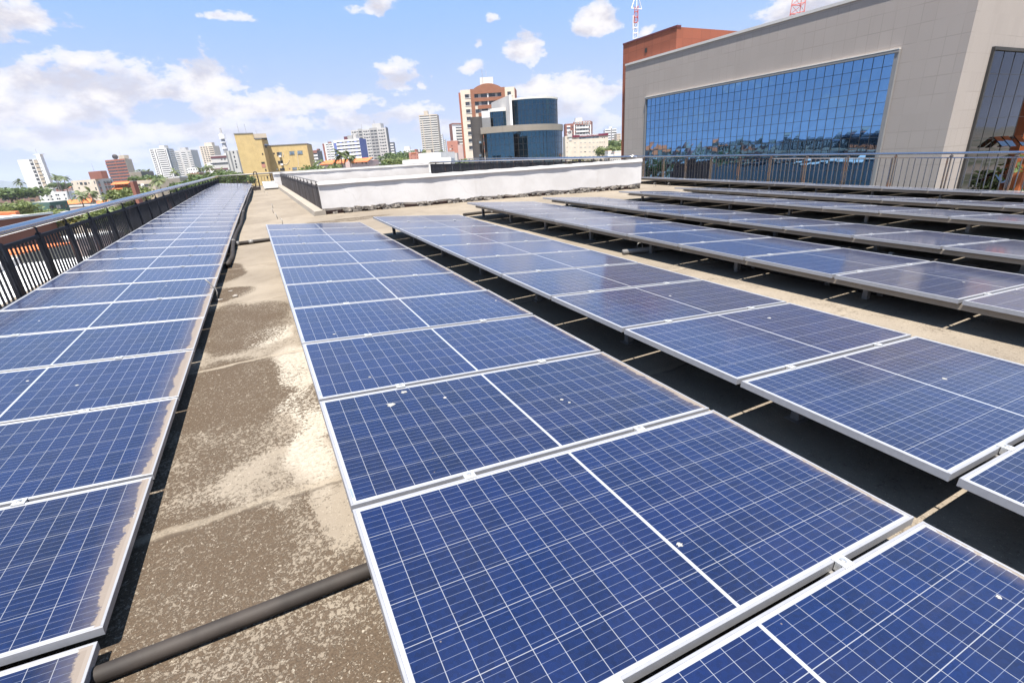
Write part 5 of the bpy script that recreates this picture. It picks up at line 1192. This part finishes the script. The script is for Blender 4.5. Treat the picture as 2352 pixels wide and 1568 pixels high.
bx0, bz1 = uat(*Z('e', 885, 570), dist+4); bx1, bz0 = uat(*Z('e', 1018, 672), dist+4)
mb = MB(); mb.hexa([Vector((*v.xy, z)) for z in (zr1-.4, bz1) for v in (loc(bx0, dist+4), loc(bx1, dist+4), loc(bx1, dist+7), loc(bx0, dist+7))]); part(mb, 'plant_room', MT['white'], root)
kx0, kz = uat(*Z('e', 822, 680), dist+2.5); kx1, _ = uat(*Z('e', 1040, 680), dist+2.5)
mb = MB(); mb.hexa([Vector((*v.xy, z)) for z in (zr0, kz) for v in (loc(kx0, dist+2.5), loc(kx1, dist+2.5), loc(kx1, dist+3), loc(kx0, dist+3))]); part(mb, 'dark_parapet', MT['dkgrey'], root)
sx0, sz = uat(*Z('e', 697, 665), dist-1); sx1, _ = uat(*Z('e', 875, 665), dist-1); rs2 = (sx1-sx0)*.56
drum(sx0+rs2, dist-1+rs2, rs2, -PI*.55, PI*.35, 18, GZ, sz, 'blackstone', 'stone_shaft', 1.2); 
mb = MB(); mb.prism([(v.x, v.y) for v in arc(sx0+rs2, dist-1+rs2, rs2-.3, -PI*.9, PI*.9, 20)], sz-.5, sz-.3); part(mb, 'shaft_roof', MT['roofgrey'], root)
for y in (1058, 1265):
    u0, z0_ = uat(*Z('e', 852, y+17), dist-1.2); u1, z1_ = uat(*Z('e', 884, y-17), dist-1.2); mb = MB(); mb.hexa([Vector((*v.xy, z)) for z in (z0_, z1_) for v in (loc(u0, dist-1.6), loc(u1, dist-1.6), loc(u1, dist), loc(u0, dist))]); part(mb, 'window', MT['winblue'], root)

# college block with the sign
root, f, f2, _ = bld('cream college block with a maroon name board along its roof', 'building', D('f', 296, 768, 315), D('f', 1142, 755, 315), None, 'cream', 16)
mb = MB(); f.zrect(mb, 'f', 434, 772, 1142, 815, .35); sg = part(mb, 'name_board', MT['signred'], root)
def text(body, face, reg, x0, x1, yb, yt, out, mat, name, parent):
    cu_ = bpy.data.curves.new('txt', 'FONT'); cu_.body = body; cu_.extrude = .01; cu_.resolution_u = 3; cu_.offset = .012
    to = bpy.data.objects.new('txt', cu_); COL.objects.link(to); bpy.context.view_layer.update()
    me = bpy.data.meshes.new_from_object(to.evaluated_get(bpy.context.evaluated_depsgraph_get())); bpy.data.objects.remove(to)
    vx = [v.co.x for v in me.vertices]; vy = [v.co.y for v in me.vertices]; wx, wy = max(vx)-min(vx), max(vy)-min(vy)
    a, _ = face.hit(*Z(reg, x0, (yb+yt)/2)); b, _ = face.hit(*Z(reg, x1, (yb+yt)/2)); _, z0 = face.hit(*Z(reg, (x0+x1)/2, yb)); _, z1 = face.hit(*Z(reg, (x0+x1)/2, yt))
    off = origin(parent)
    for v in me.vertices:
        s = (v.co.x-min(vx))/wx; t = (v.co.y-min(vy))/wy; v.co = face.p0+face.u*(a+(b-a)*s)+face.n*(out+v.co.z)+Vector((0, 0, z0+(z1-z0)*t))-off
    me.materials.clear(); me.materials.append(MT[mat]); return link(name, me, parent)
text('FACULDADE PAULO PICANÇO', f, 'f', 582, 944, 808, 768, .38, 'signwhite', 'lettering', sg)
mb = MB(); f.zrect(mb, 'f', 342, 702, 432, 826, .45); lg = part(mb, 'logo_panel', MT['ltgrey'], root)
def disc(face, reg, x, y, r, out, n=24, a0=0, a1=2*PI, r0=0.):
    mb = MB(); u, z = face.hit(*Z(reg, x, y)); pts = lambda rr, o: [face.p0+face.u*(u+rr*math.cos(t))+face.n*o+Vector((0, 0, z+rr*math.sin(t))) for t in np.linspace(a0, a1, n+1)]
    A, B, A2, B2 = pts(r0, out), pts(r, out), pts(r0, out-.05), pts(r, out-.05)
    for i in range(n): mb.hexa([A2[i], A2[i+1], B2[i+1], B2[i], A[i], A[i+1], B[i+1], B[i]])
    return mb
ps = 315/CF/4.9/1.7415
for mb, mt in [(disc(f, 'f', 386, 738, 30*ps, .52, 20, -.6, 3.6, 17*ps), 'signblack'), (disc(f, 'f', 384, 742, 17*ps, .53, 20, 2.5, 5.2, 4*ps), 'signred'), (disc(f, 'f', 392, 738, 12*ps, .54, 16, -1.6, 1.6, 5*ps), 'signblack')]:
    o_ = mb.mesh('logo', origin(lg)); o_.materials.append(MT[mt]); link('logo', o_, lg)
mb = MB(); f.zrect(mb, 'f', 372, 832, 428, 898, .2); part(mb, 'lower_panel', MT['ltgrey'], root)
mb = MB(); f.zrect(mb, 'f', 572, 822, 955, 852, .06); part(mb, 'window_strip', MT['winblue'], root)
for y in (845, 935, 1025, 1115, 1205):
    for x in ([490] if y < 900 else [490, 607, 689, 779, 852, 930])+([1026, 1066] if y < 900 else [982, 1022, 1064]): 
        w_ = 18 if x < 960 else 8; dy = -(x-700)*.022; sub(root, f.zrect(MB(), 'f', x-w_, y+dy-8, x+w_, y+dy+8, .06), MT['win' if x > 960 or (y == 1115 and x == 689) else 'grey'], 'window')
    sub(root, f.zrect(MB(), 'f', 328, y-5, 342, y+9, .06), MT['win'], 'window')
for x in (365, 548): mb = MB(); f.rect(mb, f.hit(*Z('f', x, 950))[0], f.hit(*Z('f', x+5, 950))[0], GZ, f.z1, .25); part(mb, 'pilaster', MT['offwhite'], root)
# maroon framed tower
root, f, f2, _ = bld('maroon and white tower with square framed top windows behind the college block', 'tower', D('f', 455, 512, 400), D('f', 802, 508, 400), D('f', 835, 540, 415), 'redbrown')
for x in (502, 555, 604, 665, 714, 768): 
    sub(root, f.zrect(MB(), 'f', x-17, 526, x+17, 566, .2), MT['white'], 'window_surround'); sub(root, f.zrect(MB(), 'f', x-9, 535, x+9, 557, .26), MT['win'], 'window')
for i in range(5):
    y = 588+i*73; sub(root, f.zrect(MB(), 'f', 480, y, 785, y+38, .05), MT['grey'], 'recess'); sub(root, f.zrect(MB(), 'f', 510, y+38, 760, y+68, .7), MT['white'], 'balcony')
    for x0, x1 in ((488, 512), (535, 565), (580, 632), (640, 690), (708, 734), (757, 780)): sub(root, f.zrect(MB(), 'f', x0, y+3, x1, y+33, .10), MT['win'], 'balcony_window')
for x0, x1 in ((465, 488), (782, 804)): mb = MB(); a = f.hit(*Z('f', x0, 600))[0]; b = f.hit(*Z('f', x1, 600))[0]; f.rect(mb, a, b, GZ, f.hit(*Z('f', x0, 582))[1], .5); part(mb, 'white_pier', MT['white'], root)
ztopbox(root, f, 'f', 502, 632, 448, 'offwhite', 6)
root, f, f2, _ = bld('low red brown wing left of the maroon and white tower', 'building', D('f', 300, 575, 395), D('f', 458, 560, 395), None, 'redbrown', 10)
for i in range(4): sub(root, f.zrect(MB(), 'f', 328, 605+i*73, 398, 632+i*73, .4), MT['white'], 'balcony'); sub(root, f.zrect(MB(), 'f', 330, 640+i*73, 396, 668+i*73, .08), MT['winblue'], 'window'); sub(root, f.zrect(MB(), 'f', 425, 620+i*73, 450, 650+i*73, .08), MT['win'], 'window')
root, f, f2, _ = bld('far white and red banded tower near the red stone edge', 'tower', D('f', 1080, 668, 800), D('f', 1305, 662, 800), None, 'white', 16)
bands(root, f, 0, .5, f.z1, 3.9, 13, 2., 'white', 'balcony', .5, 'win', 'window_strip', 1.2); bands(root, f, .6, 1., f.z1, 3.9, 13, 2., 'white', 'balcony', .5, 'win', 'window_strip', 1.2)
mb = MB(); f.rect(mb, .5*f.L, .6*f.L, GZ, f.z1+1, .4); part(mb, 'dark_stripe', MT['dkgrey'], root); mb = MB(); f.rect(mb, .62*f.L, 1.0*f.L, GZ, f.z1-16, .9); part(mb, 'red_lower_front', MT['redbrown'], root); ztopbox(root, f, 'f', 1160, 1215, 625, 'white', 6)
root, f, f2, _ = bld('small beige tower against the red stone edge', 'tower', D('f', 1310, 782, 700), D('f', 1392, 755, 700), None, 'beige', 12); win_grid(root, f, [(.2, .4), (.6, .8)], f.z1, 3.2, 8, 1.2)
flush()

# ---- lower town, left
root, f, f2, _ = bld('weathered brown brick row with small windows at far left', 'building', D('a', -60, 855, 340), D('a', 698, 822, 330), D('a', 752, 900, 345), 'oldbrick', top=at(*D('a', 698, 822, 330)).z)
for x, y, w_ in [(80, 935, 40), (350, 905, 14), (408, 900, 14), (490, 892, 32), (575, 880, 22), (648, 875, 20), (610, 948, 40), (160, 930, 14)]: mb = MB(); f.zrect(mb, 'a', x-w_, y-17, x+w_, y+17, .08); part(mb, 'window', MT['win'], root)
root, f, f2, _ = bld('dark green house with white shutters below the left railing', 'house', D('a', 520, 1075, 168), D('a', 925, 985, 160), D('a', 1262, 958, 168), 'green', name='house')
for x0, x1, y0, y1, mt in [(930, 1010, 1045, 1100, 'win'), (1060, 1090, 1040, 1105, 'ltgrey'), (1100, 1135, 1035, 1100, 'ltgrey'), (1150, 1180, 1030, 1095, 'win'), (1230, 1255, 1030, 1080, 'oldbrick')]: mb = MB(); f2.zrect(mb, 'a', x0, y0, x1, y1, .06); part(mb, 'window', MT[mt], root)
bld('long dark brown shed with a pale roof edge at far left', 'shed', D('a', -80, 1118, 170), D('a', 515, 1082, 168), None, 'oldbrick', 14, name='shed', roofmat='white')
root, f, f2, _ = bld('orange flat roofed house with a white tank below the left railing', 'house', D('a', -120, 1212, 88), D('a', 292, 1182, 86), D('a', 395, 1235, 90), 'orange', name='house', roofmat='tile')
mb = MB(); f.zrect(mb, 'a', 250, 1222, 322, 1275, .5, .3); part(mb, 'water_tank', MT['white'], root)
root, f, f2, _ = bld('dark red house with a white parapet just outside the left railing', 'house', D('a', -300, 1420, 58), D('a', 985, 1200, 66), None, 'redbrown', 9, name='house', roofmat='white')
mb = MB(); f.rect(mb, 0, f.L, f.z1, f.z1+.25, .15, .3); part(mb, 'parapet', MT['white'], root)
for x, y in [(825, 1345), (910, 1320)]: mb = MB(); f.zrect(mb, 'a', x-22, y-32, x+22, y+32, .05); part(mb, 'window', MT['win'], root)
root, f, f2, _ = bld('peeling tan house with a blue water tank near the left railing', 'house', D('a', 960, 1130, 100), D('a', 1330, 1180, 96), None, 'beige', 8, name='house')
mb = MB(); p = at(*D('a', 1340, 1245, 92)); mb.tube([p-Vector((0, 0, .8)), p, p+Vector((0, 0, .25))], .75, 12, True, .5); part(mb, 'water_tank', MT['blue'], root, True)
root, f, f2, _ = bld('beige house with small windows above the left handrail', 'house', D('a', 2010, 885, 150), D('a', 2420, 850, 150), None, 'beige', 9, name='house', roofmat='tile')
for x in (2080, 2145, 2260): mb = MB(); f.zrect(mb, 'a', x-18, 880, x+18, 915, .05); part(mb, 'window', MT['win'], root)
root, f, f2, _ = bld('red house with orange awnings in front of the orange office block', 'house', D('b', 250, 885, 230), D('b', 575, 870, 230), None, 'brickred', 9, name='house', roofmat='tile')
for x in (310, 395, 450, 545): mb = MB(); f.zrect(mb, 'b', x-13, 895, x+13, 945, .06); part(mb, 'window', MT['ltgrey'], root)
for y, x0, x1 in ((880, 245, 580), (975, 270, 480)):
    a = f.hit(*Z('b', x0, y))[0]; b = f.hit(*Z('b', x1, y))[0]; z = f.hit(*Z('b', x1, y))[1]; P = lambda t, o, zz: f.p0+f.u*t+f.n*o+Vector((0, 0, zz)); mb = MB(); mb.hexa([P(a, .05, z), P(b, .05, z), P(b, 2.2, z-.9), P(a, 2.2, z-.9), P(a, .05, z+.2), P(b, .05, z+.2), P(b, 2.2, z-.7), P(a, 2.2, z-.7)]); part(mb, 'awning', MT['tile'], root)
bld('stained grey concrete block right of the orange office block', 'building', D('b', 545, 705, 260), D('b', 765, 695, 260), None, 'concrete', 10)
bld('weathered red brick pillar in front of the stained concrete block', 'pillar', D('b', 612, 872, 120), D('b', 690, 868, 121.5), None, 'redbrown', .8, name='chimney')
root, f, f2, _ = bld('tan house with a grey front wall beside the brick pillar', 'house', D('b', 665, 878, 158), D('b', 1000, 850, 155), None, 'beige', 9, name='house')
for x0, x1, mt in [(685, 765, 'win'), (770, 830, 'white'), (835, 955, 'win')]: mb = MB(); f.zrect(mb, 'b', x0, 922, x1, 962, .06); part(mb, 'window', MT[mt], root)
mb = MB(); f.zrect(mb, 'b', 690, 968, 915, 1090, 1.5, 0); part(mb, 'grey_wall', MT['grey'], root)
root, f, f2, _ = bld('beige flat roofed house right of the bushy palm', 'house', D('b', 1165, 825, 205), D('b', 1385, 812, 205), None, 'beige', 9, name='house')
mb = MB(); f.zrect(mb, 'b', 1212, 880, 1310, 912, .06); part(mb, 'window', MT['winblue'], root)
bld('pale grey wall block right of the beige flat roofed house', 'building', D('b', 1388, 792, 215), D('b', 1492, 785, 215), None, 'white', 6)
bld('peach house half hidden by a palm', 'house', D('b', 1520, 800, 240), D('b', 1665, 788, 240), None, 'salmon', 8, name='house', roofmat='tile')
bld('long maroon roofed house below the palm group', 'house', D('b', 1650, 745, 270), D('b', 1860, 718, 270), None, 'oldbrick', 8, name='house', roofmat='tile')
root, f, f2, _ = bld('small white house with an arched front before the pale grey tower', 'house', D('b', 1640, 640, 430), D('b', 1840, 610, 430), None, 'white', 8, name='house')
win_grid(root, f, [(.1, .2), (.3, .42), (.55, .66), (.78, .88)], f.z1, 3., 2, 1.2); flush()
bld('low white house with a tan roof left of the maroon banded block', 'house', D('b', 2010, 525, 500), D('b', 2105, 520, 500), None, 'white', 8, name='house')
# centre
root, f, f2, _ = bld('long pink house with an orange tiled roof below the grey tower', 'house', D('d', -400, 980, 190), D('d', 715, 955, 186), None, 'pink', 9, name='house', roofmat='tile')
for a, b in ((-420, 175), (310, 722)):
    u0, u1 = f.hit(*Z('d', a, 960))[0], f.hit(*Z('d', b, 960))[0]; z = f.z1; P = lambda t, o, zz: f.p0+f.u*t+f.n*o+Vector((0, 0, zz)); mb = MB()
    mb.hexa([P(u0, .6, z-.45), P(u1, .6, z-.45), P(u1, -4, z+.9), P(u0, -4, z+.9), P(u0, .6, z-.25), P(u1, .6, z-.25), P(u1, -4, z+1.1), P(u0, -4, z+1.1)]); part(mb, 'tiled_roof', MT['tile'], root)
for x in (345, 445, 585, 675): mb = MB(); f.zrect(mb, 'd', x-16, 995, x+16, 1030, .05); part(mb, 'window', MT['win'], root)
root, f, f2, _ = bld('salmon house with an orange panel left of the white warehouse', 'house', D('d', 1672, 768, 190), D('d', 1892, 760, 190), None, 'salmon', 9, name='house')
for x, y in [(1735, 832), (1825, 828), (1880, 826), (1745, 902), (1830, 897), (1885, 893)]: mb = MB(); f.zrect(mb, 'd', x-7, y-8, x+7, y+8, .05); part(mb, 'window', MT['void'], root)
mb = MB(); f.zrect(mb, 'd', 1730, 770, 1850, 792, .1); part(mb, 'orange_panel', MT['orange'], root); ztopbox(root, f, 'd', 1800, 1850, 690, 'redbrown', 3)
bld('blank white warehouse before the tall beige tower', 'warehouse', D('d', 1895, 772, 170), D('e', 242, 1212, 168), None, 'white', 14, name='warehouse')
bld('long low white roof just beyond the far railing', 'building', D('d', 1520, 965, 95), D('e', 405, 1300, 95), None, 'white', 8, roofmat='white')
bld('small tan roof room behind the white warehouse', 'building', D('d', 2085, 712, 230), D('d', 2200, 705, 230), None, 'beige', 6)
bld('low brick wall behind the grey shed', 'wall', D('e', 250, 1265, 210), D('e', 420, 1255, 210), None, 'oldbrick', 5, name='wall')
for i, (x0, y0, x1, y1, mt, d) in enumerate([(1140, 1100, 1210, 1090, 'tile', 260), (1260, 1140, 1400, 1125, 'tile', 250), (1135, 1190, 1250, 1175, 'white', 230), (1265, 1100, 1400, 1098, 'white', 280), (1150, 985, 1290, 980, 'white', 420)]):
    bld(('orange roofed house at the left', 'orange roofed house at the right', 'white roofed shed lowest', 'white roofed shed under the trees', 'far white roofed shed among the trees')[i]+' between the college block and the red stone edge', 'house', D('f', x0, y0, d), D('f', x1, y1, d), None, 'offwhite', 8, name='house', roofmat=mt)
# white low roof right below the left fence
mb = MB(); zt = -3.2
root = thing('low_roof', Vector((-9, 15, GZ)), 'bright white ribbed low roof directly below the black fence', 'roof')
mb.prism([(-3.6, -8), (-3.6, 30), (-10., 30), (-10., -8)], GZ, zt); part(mb, 'wall', MT['white'], root)
mb = MB()
for i in range(38): mb.box(-9.9, -3.9, -7.6+i, -7.54+i, zt, zt+.05)
part(mb, 'rib', MT['white'], root); mb = MB(); mb.box(-10.3, -10.003, -8, 30, zt-1, zt+.3); part(mb, 'parapet', MT['ltgrey'], root)

# ---- palms and trees
for i, (reg, zx, zy, d, hh, k, lb) in enumerate([
    ('a', 320, 540, 420, 20, 0, 'lone palm against the hill left of the white tower'), ('a', 985, 440, 380, 19, 1, 'leftmost of the three palms right of the white tower'), ('a', 1050, 440, 370, 19, 0, 'middle one of the three palms right of the white tower'), ('a', 1160, 490, 360, 17, 2, 'rightmost of the three palms right of the white tower'),
    ('a', 1480, 755, 170, 14, 0, 'palm before the cream block, lower left of two'), ('a', 1640, 680, 180, 16, 1, 'palm before the cream block, upper right of two'),
    ('b', 755, 645, 330, 16, 2, 'left of two thin palms right of the orange office block'), ('b', 858, 645, 330, 16, 0, 'right of two thin palms right of the orange office block'),
    ('b', 1100, 800, 135, 10, 2, 'bushy palm beside the tan house with the grey wall'), ('b', 1370, 615, 250, 15, 1, 'palm in front of the white twin tower'),
    ('b', 1880, 590, 330, 15, 0, 'leftmost palm of the group left of the yellow building'), ('b', 1975, 550, 330, 16, 1, 'tallest palm of the group left of the yellow building'), ('b', 2050, 570, 320, 14, 2, 'third palm of the group left of the yellow building'), ('b', 2160, 620, 300, 13, 0, 'fourth palm of the group left of the yellow building'), ('b', 2270, 600, 300, 14, 1, 'palm of the group nearest to the yellow building'),
    ('b', 1720, 720, 240, 12, 2, 'short palm below the small white house'),
    ('d', 60, 670, 150, 14, 0, 'left of the two tall palms before the blue and white block'), ('d', 235, 715, 150, 13, 1, 'right of the two tall palms before the blue and white block'),
    ('c', 1860, 545, 170, 9, 2, 'low palm beside the right end of the yellow building'), ('c', 2135, 590, 160, 8, 2, 'small palm under the two tall palms')]):
    tree(*Z(reg, zx, zy), d, hh, k, lb, cat='palm', wide=1.0 if d > 200 else .95)
tl = [('a', 130, 690, 300, 12, 2, 'leafA', 2.2, 'broad dark tree at the far left edge'), ('a', 120, 965, 150, 8, 1, 'leafB', 1.5, 'light green tree at the left edge before the brown brick row'), ('a', 430, 930, 165, 7, 0, 'leafB', 1.5, 'olive tree before the brown brick row'),
      ('a', 620, 1135, 95, 6, 1, 'leafB', 1.6, 'bright green shrubby tree behind the orange flat roof'), ('a', 900, 1125, 100, 6, 0, 'leafY', 1.1, 'yellowing small tree beside the peeling tan house'), ('a', 1900, 1040, 70, 5, 1, 'leafB', 1.5, 'green tree top just behind the left handrail'), ('a', 1480, 1120, 68, 4, 0, 'leafY', 1.5, 'low olive tree behind the left handrail'),
      ('a', 1130, 600, 420, 10, 1, 'leafA', 1.6, 'dark tree below the three palms'), ('a', 2300, 700, 230, 9, 0, 'leafB', 1.3, 'round green tree beside the cream and grey block'), ('b', 470, 970, 150, 9, 1, 'leafB', 1.2, 'bushy green tree before the red house with awnings'),
      ('b', 880, 735, 260, 10, 1, 'leafA', 1.5, 'sprawling tree behind the tan house'), ('b', 1060, 800, 170, 8, 0, 'leafY', 1.3, 'yellow flowering tree behind the bushy palm'), ('b', 1720, 820, 150, 8, 1, 'leafA', 1.3, 'dark tree behind the handrail below the palms'), ('b', 2130, 670, 210, 11, 1, 'leafA', 1.5, 'dense dark tree under the palm group'), ('b', 2290, 690, 190, 11, 0, 'leafB', 1.3, 'lighter tree at the right of the palm group'),
      ('c', 400, 720, 160, 10, 1, 'leafA', 1.4, 'dark tree seen through the far railing'), ('c', 1900, 610, 150, 9, 1, 'leafB', 1.2, 'bright bush right of the yellow building'), ('c', 1830, 640, 140, 8, 0, 'leafA', 1.3, 'dark bush against the right end of the yellow building'),
      ('d', 1090, 975, 170, 8, 0, 'leafA', 1., 'small round tree at the foot of the grey tower'), ('d', 1450, 725, 420, 16, 1, 'leafA', 1.8, 'large dark tree right of the small banded tower'), ('d', 1340, 800, 300, 12, 0, 'leafA', 1.3, 'dark tree beside the grey tower'), ('d', 1440, 860, 250, 11, 1, 'leafB', 1.3, 'olive tree below the large dark tree'), ('d', 2010, 700, 300, 12, 0, 'leafB', 1., 'green tree top behind the white warehouse'),
      ('e', 640, 1295, 130, 8, 1, 'leafA', 1.4, 'low dark tree left of the stone shaft'), ('e', 285, 1170, 320, 9, 0, 'leafA', .9, 'small dark tree between the warehouse and the salmon block'), 
      ('f', 1290, 865, 380, 16, 1, 'leafA', 1.5, 'large tree right of the college block, farther left'), ('f', 1370, 910, 330, 14, 0, 'leafA', 1.5, 'large tree against the red stone edge'), ('f', 1195, 985, 300, 13, 1, 'leafB', 1.2, 'lighter tree beside the college block'), ('f', 1330, 1010, 290, 12, 0, 'leafB', 1.2, 'lighter tree below the large trees'), ('f', 560, 1240, 110, 6, 1, 'leafY', 1.6, 'olive bush before the college block')]
for (reg, zx, zy, d, hh, k, mt, w_, lb) in tl: tree(*Z(reg, zx, zy), d, hh, k, lb, mt, w_)
for i, (px, py, d, hh, mt) in enumerate([(2344, 335, 30, 6, 'leafA'), (2400, 345, 34, 7, 'leafB')]): tree(px, py, d, hh, i, ('dark', 'light')[i]+' tree at the right edge beside the orange pier', mt, 1.1)
tree(95, 575, 44, 4.5, 0, 'bright green shrub seen through the second bay of the black fence', 'leafB', 1.3)
bld('house with an orange tiled roof seen through the nearest bars of the black fence', 'house', (-60, 600, 40), (45, 585, 40), None, 'beige', 6, name='house', roofmat='tile')

# ---- scattered town houses: individuals where the camera sees them
WALLS = ['white', 'offwhite', 'cream', 'beige', 'pink', 'salmon', 'ltgrey', 'oldbrick']; ROOFS = ['tile', 'tile', 'roofgrey', 'white']
RN = {'tile': 'orange tiled', 'roofgrey': 'grey', 'white': 'white'}; WN = {'white': 'white', 'offwhite': 'off white', 'cream': 'cream', 'beige': 'beige', 'pink': 'pale pink', 'salmon': 'salmon', 'ltgrey': 'light grey', 'oldbrick': 'brown brick'}
rg = random.Random(5)
def house_mb(p, w_, dp, h_, rot, gable):
    c, s = math.cos(rot), math.sin(rot); T = lambda x, y: (p.x+x*c-y*s, p.y+x*s+y*c)
    wl_ = MB(); wl_.prism([T(-w_/2, -dp/2), T(w_/2, -dp/2), T(w_/2, dp/2), T(-w_/2, dp/2)], GZ, GZ+h_)
    rf = MB(); o_ = .4; z = GZ+h_+.01
    if gable:
        r0, r1 = T(-w_/2-o_, 0), T(w_/2+o_, 0); A = [T(-w_/2-o_, -dp/2-o_), T(w_/2+o_, -dp/2-o_), T(w_/2+o_, dp/2+o_), T(-w_/2-o_, dp/2+o_)]
        v = [(*q, z) for q in A]+[(*r0, z+dp*.2), (*r1, z+dp*.2)]; rf.add(v, [(0, 1, 5, 4), (2, 3, 4, 5), (1, 2, 5), (3, 0, 4), (0, 3, 2, 1)])
    else: rf.prism([T(-w_/2-.1, -dp/2-.1), T(w_/2+.1, -dp/2-.1), T(w_/2+.1, dp/2+.1), T(-w_/2-.1, dp/2+.1)], z, z+.35)
    wn = MB()
    for k in range(int(w_/3)):
        x = -w_/2+1.2+k*3; q = T(x, -dp/2-.05), T(x+1.3, -dp/2-.05), T(x+1.3, -dp/2+.03), T(x, -dp/2+.03)
        for fz in range(max(1, int(h_/3.2))): wn.prism(q, GZ+1.1+fz*3, GZ+2.3+fz*3)
    return wl_, rf, wn
spots = []
tries = 0
while len(spots) < 140 and tries < 6000:
    tries += 1
    px = rg.uniform(-80, 570) if rg.random() < .62 else rg.uniform(690, 1425)
    d = 45+1000*rg.random()**1.7; p = at(px, 430-.058*px, d); p.z = 0
    if p.x > -14 and p.y < 50: continue
    w_, dp, h_ = rg.uniform(8, 15), rg.uniform(7, 11), rg.choice([3.6, 4, 4.5, 6.6, 7.2])
    if any((p-q[0]).length < (w_+q[1])*.75 for q in spots): continue
    spots.append((p, w_, dp, h_, px, d))
spots.sort(key=lambda q: q[4])
for i, (p, w_, dp, h_, px, d) in enumerate(spots):
    wm, rm_ = rg.choice(WALLS), rg.choice(ROOFS)
    st_ = 'low' if h_ < 5 else 'two storey'
    r = thing('house', Vector((p.x, p.y, GZ)), '%s %s house with %s roof' % (st_, WN[wm], RN[rm_]), 'house', 'small town houses around the tall buildings'); r['px'] = px
    a, b, c = house_mb(p, w_, dp, h_, rg.uniform(-.5, .9), rm_ == 'tile'); part(a, 'wall', MT[wm], r); part(b, 'roof', MT[rm_], r); part(c, 'windows', MT['win'], r)
# the rest of the town: only its mass shows, far off and in the glass
mw = {}
for _ in range(420):
    if rg.random() < .5: az = rg.uniform(-2.2, -.35); d = 40+900*rg.random()**1.3
    else: az = rg.uniform(-.5, 1.1); d = 500+1500*rg.random()
    p = Vector((math.sin(az)*d, math.cos(az)*d, 0))
    if p.x > -16 and d < 400: continue
    wm, rm_ = rg.choice(WALLS), rg.choice(ROOFS); a, b, c = house_mb(p, rg.uniform(8, 18), rg.uniform(7, 14), rg.choice([3.5, 4, 5, 7, 9, 12]), rg.uniform(0, 3), rm_ == 'tile')
    for mb, k in ((a, wm), (b, rm_), (c, 'win')): mw.setdefault(k, MB()).add(mb.v, mb.f)
al = MB(); mats = []
for k, mb in mw.items(): al.cur = len(mats); mats.append(MT[k]); al.add(mb.v, mb.f)
o = part(al, 'distant_town', mats); tag(o, 'low roofs of the distant town reaching to the horizon', 'town', None, 'stuff')
# far woods
fw_ = MB(); random.seed(9)
for _ in range(700):
    if random.random() < .5: az = random.uniform(-2.2, -.35); d = 60+1000*random.random()
    else: az = random.uniform(-.5, 1.1); d = 380+1700*random.random()
    p = Vector((math.sin(az)*d, math.cos(az)*d, GZ)); 
    if p.x > -16 and d < 300: continue
    s = random.uniform(2.5, 5.5); leaf_clump(fw_, p+Vector((0, 0, s*1.1)), s, 45, s*.2)
o = part(fw_, 'distant_trees', MT['leafA']); tag(o, 'dark trees between the distant roofs out to the horizon', 'trees', None, 'stuff')

# keep only the scattered houses of which the photograph's view shows something, and say which is which
bpy.context.view_layer.update()
dg = bpy.context.evaluated_depsgraph_get(); shown = []
for o in [o for o in sc.objects if 'px' in o]:
    ch = list(o.children); hit = 0
    for c in ch[:2]:
        me = c.data; vs = [c.matrix_world @ v.co for v in me.vertices]; vs = vs[:8]; pts = vs[4:]+[(vs[i]+vs[(i*3+1) % len(vs)])/2 for i in range(4, len(vs))] if len(vs) > 5 else vs
        for v in pts:
            a, b, d = pix(v)
            if d < 1 or not (0 < a < 2352 and 0 < b < 1568): continue
            ok, loc_, nrm_, idx, ob, _m = sc.ray_cast(dg, Vector((0, 0, 0)), v.normalized(), distance=v.length-.05)
            if not ok or (ob and ob.parent == o): hit += 1
    if hit >= 2: shown.append(o)
    else:
        for c in ch: bpy.data.objects.remove(c)
        bpy.data.objects.remove(o)
shown.sort(key=lambda o: o['px']); nl = nr = 0
for o in shown:
    left = o['px'] < 560
    if left: nl += 1; n = nl
    else: nr += 1; n = nr
    o['label'] = o['label']+(' behind the black fence, ' if left else ' behind the far railing, ')+ordn(n)+' from left'
    del o['px']

# ------------------------------------------------------------------ air
def haze():
    me = bpy.data.meshes.new('haze'); bm = bmesh.new(); bmesh.ops.create_cube(bm, size=1); bm.to_mesh(me); bm.free()
    o = link('haze', me); z0, z1 = GZ-6.5, 290.; o.scale = (28600, 28600, z1-z0); o.location = (0, 0, (z0+z1)/2); o['kind'] = 'stuff'
    m = bpy.data.materials.new('haze_air'); m.use_nodes = True; t = NT(m.node_tree); t.n.clear()
    out = t.new('ShaderNodeOutputMaterial'); v = t.new('ShaderNodeVolumePrincipled'); v.inputs['Color'].default_value = (.80, .86, 1., 1); v.inputs['Density'].default_value = HAZE; v.inputs['Anisotropy'].default_value = .2
    t.l.new(v.outputs[0], out.inputs['Volume']); me.materials.append(m)
HAZE = .00010
haze()
